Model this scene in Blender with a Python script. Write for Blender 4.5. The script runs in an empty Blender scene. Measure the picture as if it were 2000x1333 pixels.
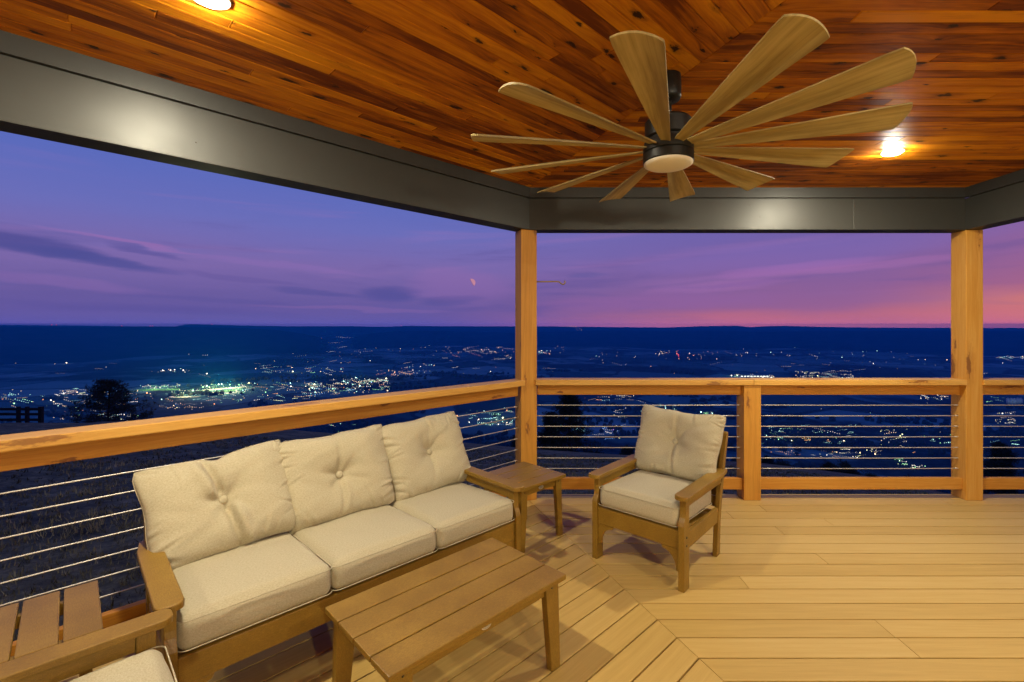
import bpy, bmesh, math, random
import numpy as np
from math import sin, cos, pi, radians, sqrt, atan2, hypot
from mathutils import Vector, Matrix

scene = bpy.context.scene
# ------------------------------------------------------------------ camera
FPX = 905.0; CX = 1040.0; HY = 637.0; H = 1.55          # focal length and principal point in pixels of the 2000 px photograph
cam_d = bpy.data.cameras.new("camera"); cam = bpy.data.objects.new("camera", cam_d)
scene.collection.objects.link(cam); scene.camera = cam
cam.location = (0, 0, H); cam.rotation_euler = (radians(90), 0, 0)
cam_d.sensor_width = 36.0; cam_d.lens = FPX/2000*36
cam_d.shift_x = (1000-CX)/2000; cam_d.shift_y = -(666.5-HY)/2000
cam_d.clip_start = 0.05; cam_d.clip_end = 80000
# ------------------------------------------------------------------ render / view
scene.render.engine = 'CYCLES'
scene.view_settings.view_transform = 'Standard'; scene.view_settings.look = 'None'
scene.view_settings.exposure = 0.0; scene.view_settings.gamma = 1.0
cy = scene.cycles
cy.use_denoising = True
try: cy.denoiser = 'OPENIMAGEDENOISE'
except Exception: pass
cy.max_bounces = 7; cy.diffuse_bounces = 4; cy.glossy_bounces = 3; cy.transmission_bounces = 2
cy.volume_bounces = 0; cy.sample_clamp_indirect = 6.0; cy.caustics_reflective = False; cy.caustics_refractive = False

# ------------------------------------------------------------------ node helpers
def srgb(r, g, b):
    f = lambda c: (c/12.92 if c <= .04045 else ((c+.055)/1.055)**2.4)
    return (f(r/255), f(g/255), f(b/255), 1)
class NT:
    def __init__(s, tree): s.t = tree; tree.nodes.clear()
    def n(s, typ, props=None, **kw):
        nd = s.t.nodes.new(typ)
        for k, v in (props or {}).items(): setattr(nd, k, v)
        for k, v in kw.items():
            key = int(k[1:]) if k[0] == 'i' and k[1:].isdigit() else k.replace('_', ' ')
            s.set(nd.inputs[key], v)
        return nd
    def set(s, sock, v):
        if isinstance(v, bpy.types.NodeSocket): s.t.links.new(v, sock)
        elif isinstance(v, bpy.types.Node): s.t.links.new(v.outputs[0], sock)
        else: sock.default_value = v
    def m(s, op, a, b=0.0, c=0.0):
        return s.n('ShaderNodeMath', {'operation': op}, i0=a, i1=b, i2=c).outputs[0]
    def xyz(s, x=0.0, y=0.0, z=0.0): return s.n('ShaderNodeCombineXYZ', i0=x, i1=y, i2=z).outputs[0]
    def sep(s, v):
        o = s.n('ShaderNodeSeparateXYZ', i0=v).outputs; return o[0], o[1], o[2]
    def noise(s, vec, scale=1.0, detail=3.0, rough=.55, dist=0.0):
        return s.n('ShaderNodeTexNoise', Vector=vec, Scale=scale, Detail=detail, Roughness=rough, Distortion=dist).outputs[0]
    def ramp(s, fac, stops, interp='LINEAR'):
        nd = s.n('ShaderNodeValToRGB', Fac=fac); cr = nd.color_ramp; cr.interpolation = interp
        while len(cr.elements) < len(stops): cr.elements.new(0.5)
        for e, (p, c) in zip(cr.elements, stops):
            e.position = p; e.color = c if len(c) == 4 else (*c, 1)
        return nd.outputs[0]
    def mix(s, f, a, b, mode='MIX'):
        nd = s.n('ShaderNodeMix', {'data_type': 'RGBA', 'blend_type': mode})
        s.set(nd.inputs[0], f); s.set(nd.inputs[6], a); s.set(nd.inputs[7], b)
        return nd.outputs[2]
    def smooth(s, x, a, b, lo=0.0, hi=1.0):
        return s.n('ShaderNodeMapRange', {'interpolation_type': 'SMOOTHSTEP'}, i0=x, i1=a, i2=b, i3=lo, i4=hi).outputs[0]
def new_mat(name):
    m = bpy.data.materials.new(name); m.use_nodes = True
    return m, NT(m.node_tree)
def finish(t, **kw):
    p = t.n('ShaderNodeBsdfPrincipled', **kw)
    o = t.n('ShaderNodeOutputMaterial'); t.t.links.new(p.outputs[0], o.inputs[0])
    return p
def bump(t, h, strength=.3, dist=.002):
    return t.n('ShaderNodeBump', Height=h, Strength=strength, Distance=dist).outputs[0]

# ------------------------------------------------------------------ sky (dusk): gradient by elevation and bearing, with thin clouds
world = bpy.data.worlds.new("World"); scene.world = world; world.use_nodes = True
def build_sky():
    t = NT(world.node_tree)
    x, y, z = t.sep(t.n('ShaderNodeTexCoord').outputs['Generated'])
    hor = t.m('SQRT', t.m('ADD', t.m('MULTIPLY', x, x), t.m('ADD', t.m('MULTIPLY', y, y), 1e-6)))
    el0 = t.m('DIVIDE', z, hor); az = t.m('ARCTAN2', x, y)
    wob = t.noise(t.xyz(t.m('MULTIPLY', az, 2.2), t.m('MULTIPLY', el0, 14.0), 3.0), 1.0, 4.0, .55)
    el = t.m('ADD', el0, t.m('MULTIPLY', t.m('SUBTRACT', wob, .5), .055))
    left = t.ramp(el, [(0, srgb(100,86,152)), (.05, srgb(104,90,154)), (.115, srgb(124,104,168)), (.19, srgb(107,110,184)),
                       (.30, srgb(86,106,188)), (.46, srgb(70,100,190)), (.62, srgb(62,90,178)), (1, srgb(48,74,164))])
    right = t.ramp(el, [(0, srgb(204,108,118)), (.020, srgb(182,104,124)), (.040, srgb(150,97,142)), (.09, srgb(132,96,154)),
                        (.15, srgb(119,97,164)), (.24, srgb(106,98,174)), (.46, srgb(80,98,186)), (.62, srgb(62,90,178)), (1, srgb(48,74,164))])
    fr = t.ramp(el, [(0, srgb(214,112,112)), (.035, srgb(220,126,104)), (.060, srgb(172,101,130)), (.12, srgb(150,98,148)),
                        (.2, srgb(134,104,170)), (.46, srgb(86,98,186)), (.62, srgb(62,90,178)), (1, srgb(48,74,164))])
    c = t.mix(t.smooth(az, -.28, .52), left, right)
    c = t.mix(t.smooth(az, .58, .95), c, fr)
    # soft broken cloud bands near the skyline
    n1 = t.noise(t.xyz(t.m('MULTIPLY', az, 2.6), t.m('MULTIPLY', el0, 26.0), 9.0), 1.0, 5.0, .6, .6)
    band = t.m('MULTIPLY', t.smooth(n1, .52, .72), t.m('MULTIPLY', t.smooth(el0, .0, .03), t.smooth(el0, .14, .24, 1, 0)))
    c = t.mix(t.m('MULTIPLY', band, .45), c, srgb(92,80,146))
    n2 = t.noise(t.xyz(t.m('MULTIPLY', az, 1.8), t.m('MULTIPLY', t.m('ADD', el0, t.m('MULTIPLY', az, -.05)), 34.0), 21.0), 1.0, 4.0, .55, .4)
    pk = t.m('MULTIPLY', t.smooth(n2, .52, .75), t.m('MULTIPLY', t.smooth(el0, .03, .07), t.smooth(el0, .2, .3, 1, 0)))
    c = t.mix(t.m('MULTIPLY', pk, .22), c, srgb(172,120,180))
    wx = t.m('MULTIPLY', t.m('SUBTRACT', t.noise(t.xyz(t.m('MULTIPLY', az, 9.0), t.m('MULTIPLY', el0, 40.0), 1.0), 1.0, 4.0), .5), .10)
    wy = t.m('MULTIPLY', t.m('SUBTRACT', t.noise(t.xyz(t.m('MULTIPLY', az, 7.0), t.m('MULTIPLY', el0, 50.0), 5.0), 1.0, 4.0), .5), .020)
    for (px, py, rx, ry, tilt, col, st) in [
            (60, 478, 150, 15, .10, (80,78,146), .85), (190, 508, 130, 9, .13, (76,78,146), .8), (290, 492, 70, 5, .16, (92,84,152), .7),
            (470, 545, 120, 5, .10, (100,86,152), .45), (600, 571, 70, 5, .05, (88,82,148), .7), (765, 576, 56, 14, -.03, (84,80,148), .85),
            (890, 586, 54, 9, -.08, (84,80,146), .85), (660, 577, 40, 3, .05, (92,84,150), .6), (250, 474, 120, 4, .12, (158,112,176), .55),
            (900, 560, 90, 30, .05, (150,108,172), .35), (1560, 524, 150, 9, -.06, (168,112,178), .5), (1480, 552, 90, 4, -.08, (120,88,150), .6),
            (1400, 560, 120, 8, -.06, (172,116,178), .3), (1150, 538, 40, 4, .0, (88,86,152), .4), (1280, 590, 200, 14, -.02, (146,98,158), .4),
            (1520, 500, 260, 22, -.04, (132,108,182), .35), (330, 606, 260, 7, .04, (92,82,148), .5), (120, 552, 190, 9, .09, (140,106,170), .4), (560, 520, 150, 5, .07, (142,110,178), .4),
            (420, 585, 150, 6, .05, (94,84,150), .5), (700, 604, 160, 4, .02, (132,100,160), .45), (1700, 520, 160, 6, -.05, (168,110,170), .4)]:
        a0 = atan2(px-CX, FPX); e0 = (HY-py)/FPX*cos(a0); ra = rx/FPX*cos(a0)**2; re = ry/FPX*cos(a0)
        da = t.m('ADD', t.m('SUBTRACT', az, a0), wx)
        de = t.m('ADD', t.m('ADD', t.m('SUBTRACT', el0, e0), wy), t.m('MULTIPLY', da, tilt))
        q = t.m('ADD', t.m('POWER', t.m('ABSOLUTE', t.m('DIVIDE', da, ra)), 2.0), t.m('POWER', t.m('ABSOLUTE', t.m('DIVIDE', de, re)), 2.0))
        c = t.mix(t.m('MULTIPLY', t.smooth(q, .1, 2.2, 1, 0), st), c, srgb(*col))
    c = t.mix(t.smooth(y, -.05, -.5, 0, .5), c, srgb(24,36,92))          # the night side of the sky, behind the viewer
    pth = t.m('MINIMUM', 1.75, t.m('DIVIDE', .0076, t.m('MAXIMUM', el0, .0005)))
    bg = t.n('ShaderNodeBackground', Color=c, Strength=t.m('POWER', 2.7183, t.m('MULTIPLY', pth, .85)))
    o = t.n('ShaderNodeOutputWorld'); t.t.links.new(bg.outputs[0], o.inputs[0])
build_sky(); world.cycles.sampling_method = 'NONE'

LAMP_STRENGTH = 1650.0          # the recessed ceiling lamps
LANTERN_STRENGTH = 1150.0
LAMP_COLOUR = (1.0, .915, .70, 1)

# ------------------------------------------------------------------ geometry helpers
COL = scene.collection
CORNER = Vector((-.03, 4.11, 0))                       # inside corner of the porch, where left side and front side meet at 135 degrees
A = Vector((sqrt(.5), sqrt(.5), 0)); B = Vector((sqrt(.5), -sqrt(.5), 0))
def ST(s, t, z=0.0):
    p = CORNER + A*s + B*t; return Vector((p.x, p.y, z))
def at(px, py, Y): return Vector(((px-CX)/FPX*Y, Y, H-(py-HY)/FPX*Y))
def place(o, parent=None):
    COL.objects.link(o)
    if parent is not None: o.parent = parent
    return o
def tag(o, label=None, cat=None, group=None, kind=None):
    if label: o['label'] = label
    if cat: o['category'] = cat
    if group: o['group'] = group
    if kind: o['kind'] = kind
    return o
def empty(name, loc=(0,0,0), rz=0.0):
    o = bpy.data.objects.new(name, None); o.empty_display_size = .1
    o.location = loc; o.rotation_euler = (0, 0, rz); COL.objects.link(o); return o
def copy_tree(o, parent=None):
    c = o.copy(); COL.objects.link(c)
    if parent is not None: c.parent = parent
    for ch in list(o.children): copy_tree(ch, c)
    return c
RND = random.Random(7)
class MB:
    """collects shapes in a bmesh with a UV (u along the grain, metres) and a random value per piece"""
    def __init__(s):
        s.bm = bmesh.new(); s.uv = s.bm.loops.layers.uv.new("UVMap"); s.rl = s.bm.faces.layers.float.new("rnd")
    def _uv(s, faces, g, r, off=None):
        ou, ov = off or (RND.uniform(0, 50), RND.uniform(0, 50))
        for f in faces:
            f[s.rl] = r; n = f.normal
            if n.length < 1e-9: f.normal_update(); n = f.normal
            o = [i for i in range(3) if i != g]
            k = max(range(3), key=lambda i: abs(n[i]))
            for l in f.loops:
                co = l.vert.co
                if k == g: l[s.uv].uv = (co[o[0]]*.25+ou, co[o[1]]+ov)
                else:
                    other = [i for i in o if i != k][0]
                    l[s.uv].uv = (co[g]+ou, co[other]+ov + (.37 if n[k] < 0 else 0) + k*.61)
    def add(s, verts, faces, g=0, bevel=0.0, seg=2, r=None, smooth=False, off=None):
        r = RND.random() if r is None else r
        b = bmesh.new(); vs = [b.verts.new(v) for v in verts]
        for f in faces:
            try: b.faces.new([vs[i] for i in f])
            except ValueError: pass
        bmesh.ops.recalc_face_normals(b, faces=b.faces[:])
        if bevel > 0:
            es = [e for e in b.edges if len(e.link_faces) == 2 and e.calc_face_angle(0) > .45]
            bmesh.ops.bevel(b, geom=es, offset=bevel, segments=seg, profile=.6, affect='EDGES', clamp_overlap=True)
        b.normal_update()
        m = {}
        for v in b.verts: m[v] = s.bm.verts.new(v.co)
        nf = []
        for f in b.faces:
            q = s.bm.faces.new([m[v] for v in f.verts]); q.smooth = smooth; nf.append(q)
        b.free()
        for q in nf: q.normal_update()
        s._uv(nf, g, r, off); return s
    def box(s, x0, x1, y0, y1, z0, z1, g=None, bevel=.003, r=None, mat=None):
        v = [(x, y, z) for z in (z0, z1) for y in (y0, y1) for x in (x0, x1)]
        if mat is not None: v = [tuple(mat @ Vector(p)) for p in v]
        if g is None: g = max(range(3), key=lambda i: (abs(x1-x0), abs(y1-y0), abs(z1-z0))[i])
        return s.add(v, [(0,2,3,1),(4,5,7,6),(0,1,5,4),(2,6,7,3),(0,4,6,2),(1,3,7,5)], g, bevel, r=r)
    def prism(s, poly, axis, d0, d1, g=0, bevel=.003, r=None, smooth=False, seg=2):
        """poly: 2-D outline in the two other axes (x,y order kept), extruded along axis from d0 to d1"""
        def p3(a, b, d):
            return (d, a, b) if axis == 0 else ((a, d, b) if axis == 1 else (a, b, d))
        n = len(poly); v = [p3(a, b, d0) for a, b in poly] + [p3(a, b, d1) for a, b in poly]
        f = [tuple(range(n))[::-1], tuple(range(n, 2*n))] + [(i, (i+1) % n, n+(i+1) % n, n+i) for i in range(n)]
        return s.add(v, f, g, bevel, seg, r, smooth)
    def tube(s, pts, rad, sides=8, g=0, caps=True, closed=False):
        pts = [Vector(p) for p in pts]; n = len(pts); vs = []; fs = []
        rads = rad if isinstance(rad, (list, tuple)) else [rad]*n
        up = None
        for i, p in enumerate(pts):
            if closed: d = pts[(i+1) % n]-pts[i-1]
            else: d = pts[min(i+1, n-1)]-pts[max(i-1, 0)]
            d.normalize()
            if up is None:
                up = Vector((0,0,1)) if abs(d.z) < .9 else Vector((1,0,0))
            q = d.cross(up); q.normalize(); w = q.cross(d); w.normalize(); up = w
            for k in range(sides):
                a = 2*pi*k/sides; vs.append(tuple(p + (q*cos(a)+w*sin(a))*rads[i]))
        m = n if closed else n-1
        for i in range(m):
            j = (i+1) % n
            for k in range(sides):
                k2 = (k+1) % sides; fs.append((i*sides+k, i*sides+k2, j*sides+k2, j*sides+k))
        if caps and not closed:
            fs.append(tuple(range(sides))[::-1]); fs.append(tuple((n-1)*sides+k for k in range(sides)))
        return s.add(vs, fs, g, 0, smooth=True)
    def lathe(s, prof, c=(0,0,0), sides=32, smooth=True):
        vs = []; fs = []
        for (r, z) in prof:
            for k in range(sides):
                a = 2*pi*k/sides; vs.append((c[0]+max(r, 1e-4)*cos(a), c[1]+max(r, 1e-4)*sin(a), c[2]+z))
        for i in range(len(prof)-1):
            for k in range(sides):
                k2 = (k+1) % sides; fs.append((i*sides+k, i*sides+k2, (i+1)*sides+k2, (i+1)*sides+k))
        fs.append(tuple(range(sides))[::-1]); fs.append(tuple((len(prof)-1)*sides+k for k in range(sides)))
        return s.add(vs, fs, 2, 0, smooth=smooth)
    def build(s, name, mat, parent=None, auto=None):
        me = bpy.data.meshes.new(name); s.bm.to_mesh(me); s.bm.free()
        if mat is not None: me.materials.append(mat)
        o = bpy.data.objects.new(name, me)
        if auto is not None:
            for p in me.polygons: p.use_smooth = True
            me.set_sharp_from_angle(angle=radians(auto))
        return place(o, parent)
def clip_poly(poly, n, d):
    """keep the side n.p <= d of a 2-D polygon"""
    out = []
    for i in range(len(poly)):
        p, q = poly[i], poly[(i+1) % len(poly)]
        a = n[0]*p[0]+n[1]*p[1]-d; b = n[0]*q[0]+n[1]*q[1]-d
        if a <= 0: out.append(p)
        if a*b < 0:
            k = a/(a-b); out.append((p[0]+(q[0]-p[0])*k, p[1]+(q[1]-p[1])*k))
    return out
def numpy_obj(name, V, F, mat, parent=None, smooth=True, uv=None):
    me = bpy.data.meshes.new(name); me.from_pydata([tuple(v) for v in V], [], [tuple(f) for f in F])
    if mat is not None: me.materials.append(mat)
    if smooth:
        for p in me.polygons: p.use_smooth = True
    if uv is not None:
        l = me.uv_layers.new(name="UVMap")
        idx = np.zeros(len(me.loops), dtype=np.int32); me.loops.foreach_get("vertex_index", idx)
        l.data.foreach_set("uv", np.asarray(uv, dtype=np.float32)[idx].ravel())
    o = bpy.data.objects.new(name, me); return place(o, parent)

# ------------------------------------------------------------------ materials
def mat_wood(name, dark, mid, light, rough, grain=38., contrast=1., knot=0., knot_scale=(2.2, 9.), knot_col=(.03,.008,.002), board=.35, bumps=.25, spec=.5, stain=0., coat=0.):
    m, t = new_mat(name)
    u, v, _ = t.sep(t.n('ShaderNodeUVMap', {'uv_map': 'UVMap'}).outputs[0])
    rnd = t.n('ShaderNodeAttribute', {'attribute_name': 'rnd'}).outputs['Fac']
    r31 = t.m('MULTIPLY', rnd, 31.7)
    kd = None
    if knot > 0:
        kv = t.xyz(t.m('MULTIPLY', u, knot_scale[0]), t.m('ADD', t.m('MULTIPLY', v, knot_scale[1]), r31), 0)
        warp = t.noise(t.xyz(t.m('MULTIPLY', u, 22.), t.m('MULTIPLY', v, 60.), r31), 1., 3.)
        d = t.n('ShaderNodeTexVoronoi', {'voronoi_dimensions': '2D'}, Vector=kv, Scale=1.0).outputs['Distance']
        cell = t.sep(t.n('ShaderNodeTexVoronoi', {'voronoi_dimensions': '2D'}, Vector=kv, Scale=1.0).outputs['Color'])[0]
        big = t.m('ADD', .25, t.m('MULTIPLY', t.m('POWER', cell, 1.6), 1.0))
        kd = t.m('DIVIDE', t.m('ADD', d, t.m('MULTIPLY', t.m('SUBTRACT', warp, .5), .34)), big)
        swirl = t.m('MULTIPLY', t.m('POWER', 2.7, t.m('MULTIPLY', d, -7.)), .035)
        v = t.m('ADD', v, swirl)
    wav = t.m('MULTIPLY', t.m('SUBTRACT', t.noise(t.xyz(t.m('MULTIPLY', u, 1.2), t.m('MULTIPLY', v, 5.), r31), 1., 2.), .5), .05)
    vv = t.m('ADD', v, wav)
    g1 = t.noise(t.xyz(t.m('MULTIPLY', u, 2.0), t.m('MULTIPLY', vv, grain*1.6), r31), 1., 4., .62)
    g2 = t.noise(t.xyz(t.m('MULTIPLY', u, 7.), t.m('MULTIPLY', vv, grain*6), r31), 1., 3., .6)
    g = t.m('ADD', t.m('MULTIPLY', g1, .68), t.m('MULTIPLY', g2, .32))
    g = t.m('ADD', t.m('MULTIPLY', t.m('SUBTRACT', g, .5), contrast), .5)
    if stain > 0:
        sn = t.noise(t.xyz(t.m('MULTIPLY', u, 1.6), t.m('MULTIPLY', v, 7.), r31), 1., 4., .6)
        g = t.m('ADD', g, t.m('MULTIPLY', t.m('SUBTRACT', sn, .5), stain))
    g = t.m('ADD', g, t.m('MULTIPLY', t.m('SUBTRACT', rnd, .5), board))
    c = t.ramp(g, [(.22, dark), (.5, mid), (.8, light)])
    if kd is not None:
        halo = t.smooth(kd, .04, .30, knot*.55, 0.)
        c = t.mix(halo, c, (dark[0]*.8, dark[1]*.7, dark[2]*.6, 1))
        core = t.smooth(kd, .05, .115, knot, 0.)
        c = t.mix(core, c, (*knot_col, 1))
    nrm = bump(t, g2, bumps, .0012)
    ro = t.m('ADD', rough-.06, t.m('MULTIPLY', g2, .12))
    p = finish(t, Base_Color=c, Roughness=ro, Normal=nrm)
    p.inputs['Specular IOR Level'].default_value = spec
    if coat: p.inputs['Coat Weight'].default_value = coat; p.inputs['Coat Roughness'].default_value = .22
    return m
M = {}
M['cedar'] = mat_wood('cedar', (.46,.185,.016), (.60,.275,.030), (.69,.38,.078), .58, 30., 1.05, .85, (1.3, 5.), (.20,.07,.012), .26, .4)
M['ceiling'] = mat_wood('stained_pine', (.15,.032,.0009), (.49,.150,.0020), (.72,.285,.005), .50, 26., 1.05, .95, (2.9, 6.2), (.018,.004,.0006), .46, .25, .26, 1.1)
M['deck'] = mat_wood('composite_decking', (.46,.288,.070), (.54,.345,.094), (.60,.405,.130), .55, 30., .95, 0, board=.26, bumps=.4, spec=.28, stain=.22)
M['blade'] = mat_wood('washed_oak', (.29,.205,.066), (.43,.325,.12), (.56,.44,.19), .5, 34., 1.3, 0, board=.18, stain=1.5)

M['cedar_rough_shaded'] = mat_wood('rough_sawn_cedar_shaded', (.40,.145,.008), (.52,.210,.014), (.61,.30,.045), .7, 42., 1.3, .85, (1.3, 5.), (.18,.055,.008), .24, .7)  # rough-sawn rails, tone also darkened to deepen the shade under the cap
M['cedar_cap'] = mat_wood('planed_cedar', (.52,.24,.035), (.66,.345,.062), (.74,.45,.12), .5, 26., .95, .8, (1.0, 4.), (.24,.09,.018), .2, .25)
def mat_poly():
    m, t = new_mat('brown_poly_lumber')
    co = t.n('ShaderNodeTexCoord').outputs['Object']
    u, v, _ = t.sep(t.n('ShaderNodeUVMap', {'uv_map': 'UVMap'}).outputs[0])
    n = t.noise(t.xyz(t.m('MULTIPLY', u, 60.), t.m('MULTIPLY', v, 260.), 0), 1., 4., .65)
    n2 = t.noise(co, 6., 3.); sp = t.noise(co, 420., 2., .7)
    f = t.m('ADD', t.m('MULTIPLY', n, .35), t.m('ADD', t.m('MULTIPLY', n2, .3), t.m('MULTIPLY', sp, .35)))
    c = t.ramp(f, [(.3, (.130,.066,.006)), (.5, (.240,.127,.011)), (.72, (.41,.245,.038))])
    nrm = bump(t, t.m('ADD', sp, n), .38, .0012)
    finish(t, Base_Color=c, Roughness=t.m('ADD', .34, t.m('MULTIPLY', sp, .2)), Normal=nrm).inputs['Specular IOR Level'].default_value = .55
    return m
M['poly'] = mat_poly()
def mat_fabric():
    m, t = new_mat('beige_linen_fabric')
    u, v, _ = t.sep(t.n('ShaderNodeUVMap', {'uv_map': 'UVMap'}).outputs[0])
    a = t.noise(t.xyz(t.m('MULTIPLY', u, 90.), t.m('MULTIPLY', v, 900.), 0), 1., 3., .7)
    b = t.noise(t.xyz(t.m('MULTIPLY', u, 900.), t.m('MULTIPLY', v, 90.), 4.), 1., 3., .7)
    w = t.m('ADD', t.m('MULTIPLY', a, .5), t.m('MULTIPLY', b, .5))
    sl = t.noise(t.xyz(t.m('MULTIPLY', u, 120.), t.m('MULTIPLY', v, 165.), 2.), 1., 5., .75)
    f = t.m('ADD', t.m('MULTIPLY', w, .55), t.m('MULTIPLY', sl, .45))
    c = t.ramp(f, [(.32, (.29,.24,.135)), (.5, (.455,.39,.25)), (.68, (.61,.54,.385))])
    p = finish(t, Base_Color=c, Roughness=.92, Normal=bump(t, t.m('ADD', w, t.m('MULTIPLY', sl, .6)), .35, .0012))
    p.inputs['Specular IOR Level'].default_value = .15; p.inputs['Sheen Weight'].default_value = .12
    return m
M['fabric'] = mat_fabric()
def mat_metal(name, col, rough, metallic=0., noise=.15, scale=6., b=.0):
    m, t = new_mat(name)
    co = t.n('ShaderNodeTexCoord').outputs['Object']
    n = t.noise(co, scale, 5., .65)
    c = t.mix(t.m('MULTIPLY', n, noise*2), (*col, 1), (col[0]*.55, col[1]*.55, col[2]*.55, 1))
    kw = dict(Base_Color=c, Roughness=t.m('ADD', rough-.08, t.m('MULTIPLY', n, .16)), Metallic=metallic)
    if b: kw['Normal'] = bump(t, t.m('ADD', t.m('MULTIPLY', t.noise(co, 2.2, 3., .5), 14.), t.noise(co, 260., 3., .6)), b, .001)
    finish(t, **kw); return m
M['clad'] = mat_metal('bronze_metal_cladding', (.058,.057,.051), .44, .36, .25, 3.5, .12)
M['trim'] = mat_metal('bronze_metal_trim', (.048,.0475,.044), .47, .36, .25, 3.5, .12)
M['cable'] = mat_metal('stainless_cable', (.62,.56,.46), .40, .35, .05)
M['dark_metal'] = mat_metal('dark_bronze_fan_metal', (.020,.019,.016), .42, .3, .2)
M['black'] = mat_metal('black_stained_board', (.006,.006,.006), .8, 0, .3)
M['silver'] = mat_metal('silver_badge', (.75,.73,.68), .3, .7, .1)
M['engrave'] = mat_metal('badge_engraving', (.25,.22,.17), .5, .3, .1)
M['screw'] = mat_metal('screw_steel', (.07,.06,.045), .35, .8, .1)
M['hook'] = mat_metal('brass_hook_metal', (.42,.29,.10), .45, .3, .2)
M['white_trim'] = mat_metal('white_lamp_trim', (.8,.78,.72), .5, 0, .03)
M['opal'] = mat_metal('opal_lens', (.90,.84,.70), .45, 0, .04)
def mat_emit(name, col, strength, sample=True):
    m, t = new_mat(name)
    e = t.n('ShaderNodeEmission', Color=col, Strength=strength)
    o = t.n('ShaderNodeOutputMaterial'); t.t.links.new(e.outputs[0], o.inputs[0])
    if not sample: m.cycles.emission_sampling = 'NONE'
    return m
M['lamp'] = mat_emit('lit_lamp_lens', LAMP_COLOUR, LAMP_STRENGTH)

# ------------------------------------------------------------------ deck
SEAM0, PITCH = 2.0205, .1422                          # a board seam's distance from the camera and the board pitch
MIT = Vector((.38268, -.92388, 0))                     # direction of the mitre from the corner
def deck():
    mb = MB(); z0, z1 = -.025, 0.0
    # board edges as distance t from the inside line of the posts
    ts = sorted({round(4.11-(SEAM0+PITCH*k), 4) for k in range(-34, 16)})
    edges = [-.165, -.045] + [t for t in ts if t > .02]
    rr = random.Random(3)
    # outward normals of the mitre: front boards lie to its right, left boards to its left
    nx, ny = -MIT.y, MIT.x                             # normal pointing to the right
    for sec in (0, 1):
        for i in range(len(edges)-1):
            t0, t1 = edges[i]+.0040, edges[i+1]-.0040
            if sec == 0: dirv, nrm = Vector((1,0,0)), Vector((0,-1,0))
            else: dirv, nrm = -A, B
            # start where the mitre crosses the board
            k = Vector((CORNER.x, CORNER.y, 0))
            L0, L1 = -4.0, 9.0
            cuts = [L0]
            base = rr.uniform(-1.0, 2.4)
            x = base
            if sec == 0:
                fixed = {2.875: 1.43, 2.734: 0, 2.444: 1.40, 2.307: 0}
            while x < L1:
                if x > .5+t1*.45: cuts.append(x)
                x += rr.choice((2.44, 3.05, 3.66, 4.88))
            cuts.append(L1)
            for a, b in zip(cuts, cuts[1:]):
                g = .0012 if i > 1 else .0012
                poly = []
                for (l, tt) in ((a+g, t0), (b-g, t0), (b-g, t1), (a+g, t1)):
                    p = k + dirv*l + nrm*tt; poly.append((p.x, p.y))
                d = nx*CORNER.x + ny*CORNER.y
                if sec == 0: poly = clip_poly(poly, (-nx, -ny), -d-.0012)
                else: poly = clip_poly(poly, (nx, ny), d-.0012)
                poly = clip_poly(poly, (0, -1), 2.95)
                poly = clip_poly(poly, (1, 0), 7.0)
                if len(poly) < 3: continue
                # local frame so that u runs along the board
                r = rr.random(); off = (rr.uniform(0, 60), rr.uniform(0, 60))
                n = len(poly)
                f0 = len(mb.bm.faces)
                v = [(x, y, z0) for x, y in poly]+[(x, y, z1) for x, y in poly]
                f = [tuple(range(n))[::-1], tuple(range(n, 2*n))]+[(q, (q+1) % n, n+(q+1) % n, n+q) for q in range(n)]
                mb.add(v, f, 0, .0026, 2, r)
                mb.bm.faces.ensure_lookup_table()
                for fc in mb.bm.faces[f0:]:
                    for lp in fc.loops:
                        co = lp.vert.co; lp[mb.uv].uv = (co.dot(dirv)+off[0], co.dot(nrm)+off[1]+co.z)
    o = mb.build('deck_floor', M['deck']); tag(o, kind='structure')
    # dark joist space and rim boards below the boards
    mb = MB()
    mb.add([(CORNER.x-.05, 4.255, -.30), (7, 4.255, -.30), (7, 4.255, -.032), (CORNER.x-.05, 4.255, -.032),
            (CORNER.x-.05, 4.215, -.30), (7, 4.215, -.30), (7, 4.215, -.032), (CORNER.x-.05, 4.215, -.032)],
           [(0,1,2,3),(4,7,6,5),(3,2,6,7),(0,4,5,1),(1,5,6,2),(0,3,7,4)], 0, 0)
    p0, p1 = ST(-.02, -.145), ST(-8, -.145); q0, q1 = ST(-.02, -.105), ST(-8, -.105)
    mb.add([(p.x, p.y, z) for z in (-.30, -.032) for p in (p0, p1, q1, q0)],
           [(0,1,2,3),(7,6,5,4),(0,4,5,1),(1,5,6,2),(2,6,7,3),(3,7,4,0)], 0, 0)
    d = mb.build('rim_board', M['cedar'], o)
    mb = MB(); mb.box(-7, 7, -2.94, 4.19, -.20, -.19, bevel=0); 
    mb.bm.free()
    # black sheet standing in for the shade below the board gaps
    poly = [(-.1, 4.2), (6.9, 4.2), (6.9, -2.9), (ST(-10, -.09).x, -2.9)]
    pl = ST(0, -.09); q = []
    poly = [(pl.x, 4.2), (6.9, 4.2), (6.9, -2.9), (pl.x-(pl.y+2.9), -2.9), (pl.x, pl.y)]
    mb = MB(); mb.prism(poly, 2, -.09, -.07, bevel=0); mb.build('gap_shade_sheet', M['black'], o)
deck()

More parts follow.
